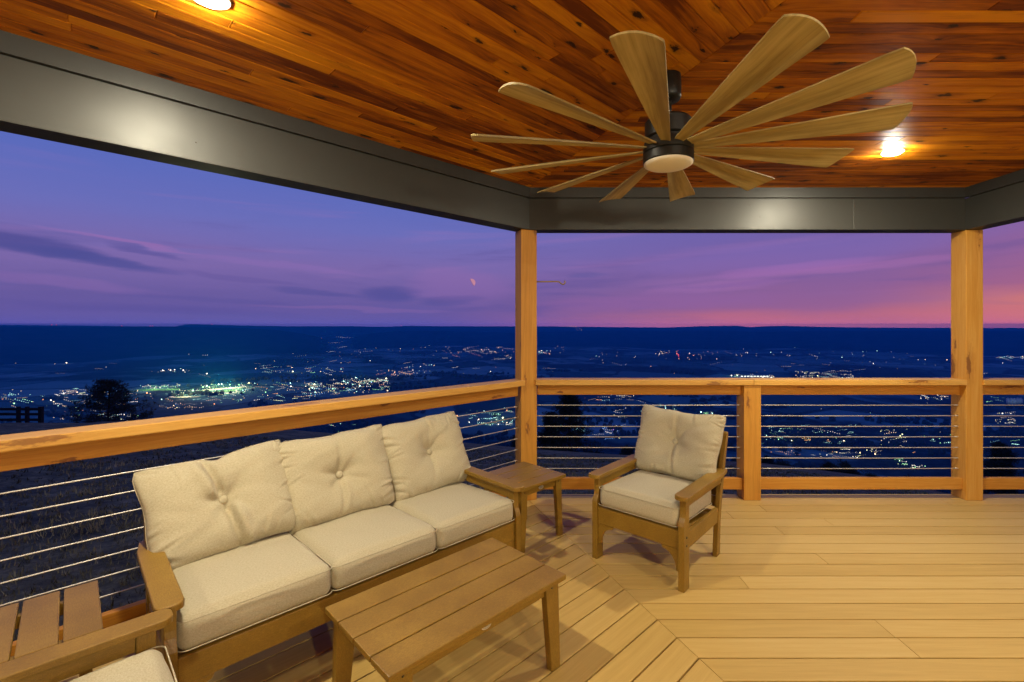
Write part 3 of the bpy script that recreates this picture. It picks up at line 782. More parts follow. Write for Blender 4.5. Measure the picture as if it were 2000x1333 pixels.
# ------------------------------------------------------------------ plant hook on the corner post
def plant_hook():
    z = at(1050, 551, 4.17).z; x0 = pc.x+.075; y = 4.185
    r = empty('plant_hook', (x0, y, z)); tag(r, 'thin brass-coloured hook arm sticking out to the right from the corner post', 'hook')
    pts = [(-.012, 0, .002), (.1, 0, .003), (.2, 0, .005), (.222, 0, .003)]
    for k in range(1, 13):
        a = radians(110+k*22.5); pts.append((.262+.022*cos(a)*1.0-.005, 0, -.002+.020*sin(a)))
    pts = pts[:4] + [(.234, 0, -.006), (.246, 0, -.017), (.260, 0, -.021), (.273, 0, -.016), (.279, 0, -.004), (.277, 0, .007), (.270, 0, .011)]
    mb = MB(); mb.tube(pts, [.0062]*8+[.0056, .005, .0042], 8); mb.build('hook_arm', M['hook'], r)
    mb = MB(); mb.box(-.008, .004, -.016, .016, -.03, .03, 2, .002); mb.build('mounting_plate', M['hook'], r)
plant_hook()

# ------------------------------------------------------------------ land: knoll of lawn round the house, flank of the mountain, valley floor, far ridge
ZV = -320.0
EDGE = [(-1500, 822), (0, 826), (250, 823), (480, 832), (600, 842), (900, 864), (1060, 879), (1200, 888), (1490, 905), (1600, 918), (1700, 931), (1760, 944), (1900, 975), (2600, 1030)]
SKY = [(-900, 636), (0, 635), (150, 636), (250, 637.5), (345, 637.8), (356, 634.6), (366, 633.2), (420, 634.4), (470, 636), (560, 637.5), (680, 637.3), (750, 638.6), (800, 636.6), (850, 637.3), (950, 637.6),
       (1070, 637.6), (1200, 639.2), (1300, 640), (1368, 637.4), (1440, 636.4), (1462, 639.3), (1500, 637.2), (1535, 636.8), (1600, 638.6), (1700, 640.2), (2000, 641), (2600, 640)]
def interp(tab, x): return float(np.interp(x, [a for a, b in tab], [b for a, b in tab]))
R_EDGE = 38.0; R_RIDGE = 12500.0
def terr(r, az):
    """height of the land at a distance r and bearing az (0 ahead, right positive)"""
    front = abs(az) < 1.25
    px = CX+FPX*math.tan(max(-1.25, min(1.25, az)))
    ce = cos(max(-1.25, min(1.25, az)))
    tanE = (interp(EDGE, px)-HY)/FPX*ce
    re = R_EDGE*(.82+.18*cos(az*2)) if front else R_EDGE
    ze = H - tanE*re
    z0 = -1.05
    if not front: ze = -5.0
    if r < re:
        f = max(0, (r-4.5)/(re-4.5)); z = z0 + (ze-z0)*(f*.8+.2*f*f)
        z += .05*sin(r*1.3+az*7)*min(1, max(0, r-4.5)/6)*(1-f)
        return z
    drop = .50*(r-re) - .0001*(r-re)
    z = ze - min(drop, 12*(1-math.exp(-(r-re)/14.)) + .47*(r-re))
    if r > 500:
        z += 10*sin(az*23+r*.004)*min(1, (r-500)/300)*max(0, 1-(r-500)/600)
    if z < ZV+25:                                     # blend into the valley floor
        z = ZV + 25*math.exp((z-ZV-25)/25.) if z < ZV+25 else z
    if r > 1600:
        roll = 7*(sin(r*.0021+az*9)+sin(r*.0013-az*17+1.3))*min(1, (r-1600)/1200)*(1 if r < 9000 else 0.6)
        z += roll
    if front and r > 9200:
        top = H - (interp(SKY, px)-HY)/FPX*R_RIDGE*ce
        f = min(1, (r-9200)/(R_RIDGE-9200)); f = f*f*(3-2*f)
        gul = 1+.10*sin(az*61+r*.0009)*f*(1-f)*4
        z = z*(1-f) + top*f if f >= 1 else z*(1-f*gul*.5-f*.5) + top*(f*.5*gul+f*.5)
        if r > R_RIDGE: z = top - (r-R_RIDGE)*.03
    elif r > 9200:
        f = min(1, (r-9200)/(R_RIDGE-9200)); z = z*(1-f)
    return z
def ground():
    radii = [0.0, 2.5, 4.5] + list(np.geomspace(5.2, 36, 46)) + list(np.geomspace(38.5, 16000, 150))
    azs = sorted(set([radians(round(a, 2)) for a in np.arange(-60, 60.01, .4)] + [radians(float(a)) for a in np.arange(-180, 180, 6) if abs(a) > 60.5]))
    V = []; F = []; mats = []
    na = len(azs)
    for r in radii:
        for a in azs: V.append((r*sin(a), r*cos(a), terr(r, a)))
    for i in range(len(radii)-1):
        for j in range(na):
            k = (j+1) % na
            F.append((i*na+j, (i+1)*na+j, (i+1)*na+k, i*na+k)); mats.append(0 if radii[i+1] < R_EDGE*1.12 else 1)
    o = numpy_obj('ground', V, F, None, None, True)
    # lawn
    m, t = new_mat('winter_lawn'); co = t.n('ShaderNodeNewGeometry').outputs['Position']
    n1 = t.noise(co, 1.2, 5., .65); n2 = t.noise(co, 7., 6., .78); n3 = t.noise(co, 60., 3., .7)
    c = t.ramp(t.m('ADD', t.m('MULTIPLY', n1, .5), t.m('MULTIPLY', n2, .5)), [(.36, (.032,.027,.011)), (.5, (.17,.145,.062)), (.64, (.42,.35,.15))])
    finish(t, Base_Color=c, Roughness=.95, Normal=bump(t, t.m('ADD', n2, t.m('MULTIPLY', n3, .7)), .9, .06))
    o.data.materials.append(m)
    # woods and fields
    m, t = new_mat('woods_and_fields'); co = t.n('ShaderNodeNewGeometry').outputs['Position']
    x, y, z = t.sep(co); warp = t.noise(co, .0016, 3.)
    xy = t.xyz(t.m('ADD', x, t.m('MULTIPLY', warp, 500.)), t.m('ADD', y, t.m('MULTIPLY', warp, 350.)), 0)
    vo = t.n('ShaderNodeTexVoronoi', {'voronoi_dimensions': '2D'}, Vector=xy, Scale=.0024)
    fld = t.sep(vo.outputs['Color'])[0]
    woods = t.noise(co, .0011, 5., .6); fine = t.noise(co, .03, 4., .7)
    field = t.ramp(fld, [(.0, (.03,.065,.065)), (.35, (.065,.16,.16)), (.7, (.12,.27,.265)), (1, (.20,.36,.34))])
    wood = t.ramp(fine, [(.35, (.008,.012,.014)), (.65, (.035,.048,.050))])
    hedge = t.n('ShaderNodeTexVoronoi', {'voronoi_dimensions': '2D', 'feature': 'DISTANCE_TO_EDGE'}, Vector=xy, Scale=.0024).outputs['Distance']
    field = t.mix(t.smooth(hedge, .02, .05, .85, 0.), field, wood)
    c = t.mix(t.smooth(woods, .43, .50), wood, field)
    c = t.mix(t.smooth(z, -300, -262), c, wood)
    finish(t, Base_Color=c, Roughness=1.0).inputs['Specular IOR Level'].default_value = 0.05
    o.data.materials.append(m)
    o.data.polygons.foreach_set('material_index', mats)
    tag(o, kind='structure')
ground()
def lawn_grass():
    rr = random.Random(19); V = []; F = []; C = []
    n = 0
    while n < 30000:
        a = radians(rr.uniform(-78, 48)); r = 4.6+rr.random()**1.7*19
        x, y = r*sin(a), r*cos(a)
        s_ = (x-CORNER.x)*.7071+(y-CORNER.y)*.7071; t_ = (x-CORNER.x)*.7071-(y-CORNER.y)*.7071
        if (y < 4.45 and x > CORNER.x) or (t_ > -.25 and s_ < .2): continue
        cl = sin(x*1.9+2*sin(y*1.3))+sin(y*2.3+1.7*sin(x*1.1))+rr.gauss(0, .8)
        if cl < -.2 and rr.random() < .75: continue
        z = terr(r, a); h = rr.uniform(.03, .085)*(1.25 if cl > 1 else .9)
        sh = min(1, max(0, .35+.2*cl+rr.gauss(0, .18)))
        for _ in range(3):
            th = rr.uniform(0, 6.28); w = .009*max(1, r/8); dx, dy = cos(th)*w, sin(th)*w; lx, ly = rr.gauss(0, .03), rr.gauss(0, .03)
            ox, oy = rr.gauss(0, .03), rr.gauss(0, .03); b = len(V)
            V += [(x+ox-dx, y+oy-dy, z-.02), (x+ox+dx, y+oy+dy, z-.02), (x+ox+lx, y+oy+ly, z+h)]; F.append((b, b+1, b+2)); C.append(sh)
        n += 1
    m, t = new_mat('dormant_grass'); q = t.n('ShaderNodeAttribute', {'attribute_name': 'rnd'}).outputs['Fac']
    finish(t, Base_Color=t.ramp(q, [(0, (.06,.05,.02)), (.5, (.26,.22,.10)), (1, (.55,.47,.22))]), Roughness=.9).inputs['Specular IOR Level'].default_value = .1
    o = numpy_obj('lawn_grass', V, F, m, None, False); at_ = o.data.attributes.new('rnd', 'FLOAT', 'FACE'); at_.data.foreach_set('value', C)
    tag(o, 'short dormant grass of the dark slope below the railing', 'grass', None, 'stuff')
lawn_grass()
# nearer shoulder of the mountain on the left, in front of the far ridge
def hills():
    HM, t = new_mat('wooded_hillside'); co = t.n('ShaderNodeNewGeometry').outputs['Position']
    finish(t, Base_Color=t.ramp(t.noise(co, .004, 5., .65), [(.35, (.004,.006,.008)), (.65, (.03,.04,.042))]), Roughness=1.0).inputs['Specular IOR Level'].default_value = .0
    for (x0, x1, R, prof) in [(-700, 640, 8300, [(-700, 640), (0, 638.5), (200, 639.5), (400, 639), (480, 641), (540, 645), (600, 653), (640, 664)]),
                              (690, 2500, 9300, [(690, 656), (760, 648), (840, 646), (1000, 650), (1200, 646), (1500, 648), (1800, 646), (2500, 648)])]:
        V = []; F = []; n = 90; prof_r = [(-2400, 0), (-1300, .30), (-600, .72), (0, 1), (700, .75), (1600, .0)]
        for i in range(n+1):
            px = x0+(x1-x0)*i/n; a = atan2(px-CX, FPX); top = H-(interp(prof, px)-HY)/FPX*R*cos(a)
            for dr, f in prof_r:
                r = R+dr + 160*sin(a*37+dr*.002)
                V.append((r*sin(a), r*cos(a), (ZV-12)*(1-f)+top*f))
        k = len(prof_r)
        for i in range(n):
            for j in range(k-1): F.append((i*k+j, (i+1)*k+j, (i+1)*k+j+1, i*k+j+1))
        o = numpy_obj('hills', V, F, HM, None, True); tag(o, kind='structure')
hills()
def land_hit(px, py):
    """where the view line through a pixel first meets the valley land"""
    a = atan2(px-CX, FPX); ta = (py-HY)/FPX*cos(a); r = 700.0
    while r < 12400:
        if H - ta*r < terr(r, a): return r, a
        r *= 1.006
    return 12000.0, a

# ------------------------------------------------------------------ lights of the town and farms in the valley
WARM, WHITE, ORG, GRN, CYAN, BLUE, RED, YEL, VIO = (1,.72,.42), (1,.93,.78), (1,.42,.14), (.42,1,.42), (.5,1,.85), (.25,.5,1), (1,.10,.10), (.95,1,.5), (.5,.25,1)
MIXES = {'warm': [WARM]*5+[WHITE]*3+[ORG], 'white': [WHITE]*5+[WARM]*2+[CYAN]*2, 'green': [GRN]*4+[CYAN]*2+[YEL]*3+[WHITE]*2,
         'town': [WHITE]*4+[WARM]*4+[CYAN]*3+[ORG]*2+[GRN]*2+[YEL]+[BLUE], 'orange': [ORG]*4+[WARM]*3, 'red': [RED]*3+[ORG], 'cyan': [CYAN]*4+[GRN]*2+[WHITE], 'blue': [BLUE]*2+[VIO]+[WHITE]*2, 'yellow': [YEL]*3+[WHITE]*3+[WARM]*2}
def mat_town(name, use_object):
    m, t = new_mat(name)
    if use_object: c = t.n('ShaderNodeObjectInfo').outputs['Color']; s = t.n('ShaderNodeObjectInfo').outputs['Alpha']
    else: a = t.n('ShaderNodeAttribute', {'attribute_name': 'lamp_colour'}); c = a.outputs['Color']; s = a.outputs['Alpha']
    e = t.n('ShaderNodeEmission', Color=c, Strength=t.m('MULTIPLY', s, 3.8)); o = t.n('ShaderNodeOutputMaterial'); t.t.links.new(e.outputs[0], o.inputs[0])
    m.cycles.emission_sampling = 'NONE'; return m
M['town_one'] = mat_town('distant_lamp_glow', True); M['town_many'] = mat_town('distant_lights_glow', False)
ICO = bmesh.new(); bmesh.ops.create_icosphere(ICO, subdivisions=1, radius=1.0)
ICO_V = np.array([v.co[:] for v in ICO.verts]); ICO_F = [[v.index for v in f.verts] for f in ICO.faces]; ICO.free()
ball = bpy.data.meshes.new('distant_lamp'); ball.from_pydata([tuple(v) for v in ICO_V], [], ICO_F); ball.materials.append(M['town_one'])
TR = random.Random(42)
def lamp_pos(px, py):
    r, a = land_hit(px, py); z = terr(r, a)
    return Vector((r*sin(a), r*cos(a), z)), r*cos(a)
def lamp_spec(px, py, size, col, br):
    p, dep = lamp_pos(px, py); rad = size/FPX*dep*.80
    return p + Vector((0, 0, rad+3)), rad, col, br
def single(px, py, size, col, br, label, group, cat='lamp', name='distant_lamp'):
    p, rad, col, br = lamp_spec(px, py, size, col, br)
    o = bpy.data.objects.new(name, ball); o.location = p; o.scale = (rad,)*3; o.color = (*col, br); COL.objects.link(o)
    tag(o, label, cat, group); return o
def many(specs, label):
    V = []; F = []; C = []
    for p, rad, col, br in specs:
        b = len(V); V += [tuple(v*rad+np.array(p)) for v in ICO_V]; F += [[b+i for i in f] for f in ICO_F]; C += [(*col, br)]*len(ICO_V)
    o = numpy_obj('town_lights', V, F, M['town_many'], None, True)
    ca = o.data.color_attributes.new('lamp_colour', 'FLOAT_COLOR', 'POINT'); ca.data.foreach_set('color', np.array(C, dtype=np.float32).ravel())
    tag(o, label, 'town lights', None, 'stuff'); return o
def rnd_spec(box, mix, lo, hi, slope=0.):
    x0, y0, x1, y1 = box; u = TR.random(); px = x0+(x1-x0)*u; py = y0+(y1-y0)*TR.random()+slope*(px-x0)
    big = TR.random()**3; return lamp_spec(px, py, lo+(hi-lo)*big, TR.choice(MIXES[mix]), .16+1.25*TR.random()**2.2)
DENSE = [  # label, [(box, count, mix, smallest, largest, slope)]
 ('crowded mixed lights of the town left of and behind the pine tree', [((0,762,270,800),95,'town',.55,1.7,0), ((60,796,270,822),45,'town',.55,1.5,0), ((0,772,60,786),12,'white',.6,1.6,0), ((180,812,262,818),22,'white',.7,1.5,0), ((110,765,152,775),22,'warm',.7,1.7,0)]),
 ('bright green-white lights of the sports fields in the middle of the town', [((265,755,352,764),45,'green',.6,1.7,-.03), ((325,764,400,778),60,'green',.6,1.9,-.03), ((392,752,492,772),85,'green',.6,2.1,-.02)]),
 ('scattered town lights between the sports fields and the sofa railing', [((290,772,480,805),75,'town',.55,1.5,-.08), ((470,752,620,790),95,'town',.55,1.6,-.05), ((300,790,420,806),20,'town',.5,1.4,-.05)]),
 ('dense white and orange lights of the town centre just above the left railing', [((600,752,762,776),150,'town',.55,1.8,-.05), ((640,742,760,762),80,'white',.6,1.9,-.02), ((735,724,806,736),34,'orange',.6,1.9,-.06), ((588,752,612,758),14,'white',.6,1.5,0)]),
 ('row of small warm lights across the valley below the ridge left of the corner post', [((860,679,1004,692),55,'warm',.5,1.3,0), ((690,672,760,690),22,'warm',.5,1.2,0), ((960,697,1000,706),18,'white',.6,1.5,-.1)]),
 ('line of lights of the white building right of the corner post, on the railing cap', [((1428,733,1512,738.5),55,'white',.6,1.5,.03)]),
 ('yellow-white cluster of lights above the railing between the two right posts', [((1552,727,1600,738),40,'yellow',.6,1.5,.05), ((1600,730,1668,740),45,'white',.6,1.5,.04)]),
 ('cyan and orange lights seen under the left railing beside the corner post', [((908,804,1002,838),70,'cyan',.5,1.5,-.06), ((930,820,1000,834),25,'town',.6,1.8,0), ((640,830,740,848),30,'cyan',.5,1.3,0)]),
 ('lights of houses seen between the cables left of the armchair', [((1056,818,1092,829),26,'yellow',.6,1.7,0), ((1098,820,1132,828),22,'town',.6,1.6,0), ((1062,832,1142,848),40,'cyan',.5,1.4,0), ((1168,834,1222,849),36,'blue',.6,1.7,0), ((1188,772,1240,786),18,'white',.5,1.4,0), ((1140,852,1210,864),16,'town',.5,1.5,0), ((1195,800,1225,822),14,'yellow',.5,1.4,0), ((1245,793,1322,808),44,'cyan',.55,1.6,0), ((1350,808,1396,819),34,'cyan',.6,1.7,0), ((1118,776,1190,786),10,'town',.5,1.4,0)]),
 ('small scattered lights of houses seen between the cables under the right railing', [((1490,834,1672,872),95,'cyan',.4,1.0,0), ((1798,771,1852,783),30,'white',.5,1.4,0), ((1715,838,1772,874),38,'yellow',.5,1.7,0), ((1800,840,1858,872),18,'cyan',.5,1.4,0), ((1595,878,1722,899),55,'yellow',.5,1.5,0), ((1500,872,1560,892),18,'orange',.5,1.4,0), ((1735,900,1772,913),14,'green',.6,1.6,0), ((1778,911,1808,919),12,'green',.6,1.6,0), ((1540,858,1660,870),26,'orange',.5,1.4,0)]),
 ('lights of houses seen through the cables right of the right post', [((1942,808,1984,830),36,'yellow',.5,1.6,0), ((1928,862,1992,880),16,'cyan',.5,1.4,0), ((1932,898,1960,934),24,'green',.5,1.6,0), ((1926,778,1962,788),14,'cyan',.5,1.3,0), ((1938,696.5,2004,700.5),30,'white',.6,1.4,.02)]),
]
DENSE.append(('faint lights of single farms scattered over the far valley floor', [((0,652,1000,735),70,'warm',.4,.9,0), ((1050,655,2000,732),80,'warm',.4,.9,0), ((1060,780,1980,900),60,'town',.4,1.0,0)]))
DENSE.append( ('small lights of the hamlet and of the dark slope above the town centre', [((495,716,572,731),34,'white',.5,1.3,0), ((585,720,672,731),24,'town',.5,1.2,0), ((556,658,705,712),44,'warm',.45,1.1,0)]))
for label, parts in DENSE:
    specs = []
    for (b, n, mix, lo, hi, sl) in parts:
        k = 0; n = int(n*2.0)
        while k < n:
            if TR.random() < .55 or n < 12:
                specs.append(rnd_spec(b, mix, lo, hi, sl)); k += 1
            else:                                       # a street: a row of like lamps
                x0, y0, x1, y1 = b; px = TR.uniform(x0, x1); py = TR.uniform(y0, y1); col = TR.choice(MIXES[mix]); br = .15+.8*TR.random()**1.5
                dx = TR.uniform(2.0, 4.5); dy = TR.choice((-.35, -.18, -.1, .05, .12, .5))*dx*.6; sz = lo+(hi-lo)*.25*TR.random()
                for q in range(TR.randint(3, 7)):
                    qx, qy = px+dx*q, py+dy*q+sl*(px-x0)
                    if x0 <= qx <= x1: specs.append(lamp_spec(qx, qy, sz*TR.uniform(.8, 1.2), col, br*TR.uniform(.6, 1.2)))
                    k += 1
    many(specs, label)
SPARSE = [ # label, group, boxes
 ('small warm farm light scattered below the far left ridge', 'farm lights far left', [((48,655,152,692),24,'warm',.5,1.1,0)]),
 ('small warm light in the long row of farm lights above the pine tree', 'farm lights in a row above the pine', [((288,672,452,677),16,'warm',.5,1.1,0), ((330,680,450,696),8,'warm',.6,1.2,0)]),
 ('pale light in the short bright row of road lamps above the sports fields', 'road lamps above the sports fields', [((296,722,380,729),14,'white',.6,1.4,0)]),
 ('small light among the scattered farms left of the corner post', 'farm lights left of the corner post', [((795,712,855,732),22,'white',.5,1.2,0), ((760,668,885,690),16,'warm',.5,1.1,0)]),
 ('small white light in the village cluster just right of the corner post', 'village lights right of the corner post', [((1051,686,1078,693),20,'white',.6,1.2,0), ((1084,672,1102,692),9,'warm',.5,1.2,0), ((1118,643,1142,656),8,'orange',.5,1.1,0)]),
 ('small warm light in the central village above the railing cap', 'village lights above the armchair', [((1196,663,1232,671),14,'warm',.6,1.3,0), ((1278,686,1312,697),20,'warm',.5,1.2,0), ((1342,688,1402,704),20,'warm',.5,1.1,0), ((1145,662,1182,672),7,'warm',.5,1.,0), ((1150,690,1250,706),10,'white',.5,1.,0)]),
 ('red tail light on the bending road above the armchair', 'tail lights on the bending road', [((1321,684,1326,700),12,'red',.7,1.1,.6)]),
 ('small white farm light on the valley floor between the two right posts', 'farm lights between the right posts', [((1436,689,1545,697),18,'white',.5,1.2,0), ((1482,666,1514,674),9,'warm',.5,1.,0), ((1540,672,1580,682),7,'white',.5,1.,0), ((1590,686,1860,716),26,'white',.5,1.2,0)]),
 ('dim orange light on the skyline of the far ridge', 'lights along the skyline', [((1096,636,1126,639.5),16,'orange',.6,1.1,0)]),
]
for label, grp, parts in SPARSE:
    for (b, n, mix, lo, hi, sl) in parts:
        for _ in range(n):
            p, rad, col, br = rnd_spec(b, mix, lo, hi, sl)
            o = bpy.data.objects.new('distant_lamp', ball); o.location = p; o.scale = (rad,)*3; o.color = (*col, br); COL.objects.link(o)
            tag(o, label, 'lamp', grp)
# the brightest single floodlights, each lighting the ground round it
FLOOD = [(377,766,2.6,(.55,1,.65),'bright green-white floodlight at the left end of the sports fields',3), (404,757,2.5,(.6,1,.7),'bright starry floodlight in the middle of the sports fields',3), (404,764,2.3,(.7,1,.6),'floodlight just below the starry floodlight on the sports fields',2.5),
         (427,754,2.2,(.7,1,.7),'left one of the twin floodlights at the top of the sports fields',2), (433,753.5,2.0,(.7,1,.8),'right one of the twin floodlights at the top of the sports fields',1), (450,761,2.4,(.8,1,.6),'yellowish floodlight at the right end of the sports fields',2.5),
         (572,728,1.9,YEL,'lone yellow lamp right of the hamlet cluster',.5), (404,732.5,2.0,(1,.9,.6),'lone yellow lamp above the sports fields',.5), (614,754,2.2,YEL,'yellow-green lamp at the left edge of the town centre',1), (695,740,1.8,CYAN,'blue-white lamp at the top of the town centre',1),
         (703,757,2.0,CYAN,'cyan-white floodlight in the densest part of the town centre',1), (754,742,2.0,YEL,'yellow lamp at the right end of the town centre',.7), (982,820,2.4,YEL,'yellow-white lamp under the left railing close to the corner post',.5), (893,815,1.4,ORG,'orange lamp seen right above the back cushion of the sofa',.2),
         (990,805,1.3,ORG,'orange lamp close to the corner post below the left rail',.1), (130,711,2.0,(1,.75,.5),'lone warm lamp on the dark plain at the left',.3), (318,726,1.8,WHITE,'left lamp of the bright road row above the fields',.3), (333,726,1.8,WHITE,'middle lamp of the bright road row above the fields',.3), (358,725.5,1.8,WHITE,'right lamp of the bright road row above the fields',.3),
         (287,771,1.9,ORG,'orange lamp right beside the pine tree',.2), (1205,668,1.5,WARM,'brightest lamp of the village above the armchair',.3), (1757,904,1.4,GRN,'green lamp at the bottom right under the right railing',.1), (1546,864,1.4,YEL,'yellow-green lamp low under the right railing',.1), (1941,908,1.6,GRN,'green lamp beside the right post, low down',.1),
         (1192,840,1.5,VIO,'violet lamp left of the armchair between the cables',.1), (1440,736,1.8,(.5,1,.5),'green lamp at the left end of the white building',.5), (1300,800,1.2,CYAN,'cyan lamp just above the armchair cushion',.1)]
for px, py, s, col, lab, pw in FLOOD:
    o = single(px, py, s*.75, col, 1.6, lab, None, 'floodlight' if pw >= 1 else 'lamp', 'flood_lamp')
    L = bpy.data.lights.new('flood_lamp_glow', 'POINT'); L.energy = 80000*pw; L.color = (.85, 1, .42) if pw >= 2 else col; L.shadow_soft_size = 4
    lo = bpy.data.objects.new('flood_lamp_glow', L); lo.location = o.location + Vector((0, 0, 42)); COL.objects.link(lo)
# pale playing fields and car parks under the floodlights
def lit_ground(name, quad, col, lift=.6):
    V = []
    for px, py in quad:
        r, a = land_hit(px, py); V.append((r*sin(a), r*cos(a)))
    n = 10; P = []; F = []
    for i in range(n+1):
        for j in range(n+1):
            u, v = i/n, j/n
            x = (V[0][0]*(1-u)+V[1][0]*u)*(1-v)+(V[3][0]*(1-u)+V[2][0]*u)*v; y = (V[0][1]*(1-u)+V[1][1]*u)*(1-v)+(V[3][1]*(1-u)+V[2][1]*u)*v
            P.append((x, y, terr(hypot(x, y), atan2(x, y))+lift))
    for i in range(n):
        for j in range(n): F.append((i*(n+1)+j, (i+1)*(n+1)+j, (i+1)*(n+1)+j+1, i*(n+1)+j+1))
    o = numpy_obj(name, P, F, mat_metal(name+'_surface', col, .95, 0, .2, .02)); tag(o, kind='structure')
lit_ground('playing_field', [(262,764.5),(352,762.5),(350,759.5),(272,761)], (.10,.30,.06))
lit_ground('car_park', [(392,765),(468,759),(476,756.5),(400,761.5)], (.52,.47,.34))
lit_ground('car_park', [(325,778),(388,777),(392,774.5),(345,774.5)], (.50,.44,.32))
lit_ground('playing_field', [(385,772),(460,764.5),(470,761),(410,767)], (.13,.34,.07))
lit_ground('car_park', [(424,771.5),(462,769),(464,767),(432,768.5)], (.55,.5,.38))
for px, py, pw in ((300, 761.5, 2.5), (340, 760.8, 2.), (420, 762.5, 4), (452, 759, 4), (362, 776.2, 3.5), (430, 767, 3), (445, 769.5, 2.5)):
    p, dep = lamp_pos(px, py); L = bpy.data.lights.new('field_lamp', 'POINT'); L.energy = 85000*pw; L.color = (.92, 1, .62); L.shadow_soft_size = 3
    lo = bpy.data.objects.new('field_lamp', L); lo.location = p + Vector((0, 0, 40)); COL.objects.link(lo)
# tower beacons on the ridge
for px, label in [(101, 'left one of a pair of red beacons on the far left ridge'), (110, 'right one of a pair of red beacons on the far left ridge'), (238, 'lone red beacon on the ridge left of the flat summit'), (293, 'red beacon pair, left one, just left of the flat summit'), (298, 'red beacon pair, right one, just left of the flat summit'),
                  (414, 'faint red beacon on the flat summit of the ridge'), (784, 'faint red beacon on the ridge left of the moon'), (1763, 'red beacon on the skyline just left of the right post')]:
    a = atan2(px-CX, FPX); top = H-(interp(SKY, px)-HY)/FPX*R_RIDGE*cos(a)
    r = empty('tower_beacon', (R_RIDGE*sin(a), R_RIDGE*cos(a), top-2)); tag(r, label, 'beacon', 'red beacons on the ridge')
    mb = MB(); mb.tube([(0,0,-6), (0,0,8)], [1.2, .5], 6); mb.build('mast', M['dark_metal'], r)
    o = bpy.data.objects.new('beacon_lamp', ball); o.location = (0, 0, 8); o.scale = (9,)*3; o.color = (1, .10, .12, .6); COL.objects.link(o); o.parent = r
# white hall with lit windows above the railing
def hall(px0, px1, py, h, label, nwin):
    a, dep = lamp_pos((px0+px1)/2, py); w = (px1-px0)/FPX*dep
    r = empty('hall', tuple(a)); tag(r, label, 'building')
    wall, roof = mat_metal('pale_hall_wall', (.55,.58,.56), .8), mat_metal('hall_roof', (.2,.22,.23), .7)
    mb = MB(); mb.box(-w/2, w/2, 0, 26, -8, h, bevel=0); mb.build('wall', wall, r)
    mb = MB(); mb.prism([(-1.2, h), (27.2, h), (13, h+5)], 0, -w/2-1, w/2+1, bevel=0); mb.build('roof', roof, r)
    em = mat_emit('lit_hall_window', (.9, 1, .85, 1), 3.0, False)
    for k in range(nwin):
        x = -w/2+w*(k+.5)/nwin; mb = MB(); mb.box(x-w/nwin*.3, x+w/nwin*.3, -.4, .1, h*.35, h*.8, bevel=0); mb.build('window', em, r)
hall(1446, 1502, 737.5, 11, 'long white hall with a row of lit windows just above the railing cap', 9)
# grain silos at the right edge
for k in range(5):
    p, dep = lamp_pos(1969+k*6.2, 789-.0*k); s = 5.4/FPX*dep/2
    r = empty('grain_silo', tuple(p)); tag(r, ['leftmost', 'second', 'middle', 'fourth', 'rightmost'][k]+' of the five pale lit silos at the right edge above the upper cable', 'silo', 'pale silos in a row')
    hh = 11/FPX*dep
    mb = MB(); mb.lathe([(s, -4), (s, hh*.82)], sides=20); mb.build('wall', M['opal'], r)
    mb = MB(); mb.lathe([(s*1.04, hh*.82), (s*.2, hh), (.05, hh*1.01)], sides=20); mb.build('roof', M['silver'], r)
p, dep = lamp_pos(1981, 791)
L = bpy.data.lights.new('silo_lamp', 'POINT'); L.energy = 9000; L.color = (.45, .85, 1); L.shadow_soft_size = 2
lo = bpy.data.objects.new('silo_lamp', L); lo.location = p + Vector((0, -22, 16)); COL.objects.link(lo)

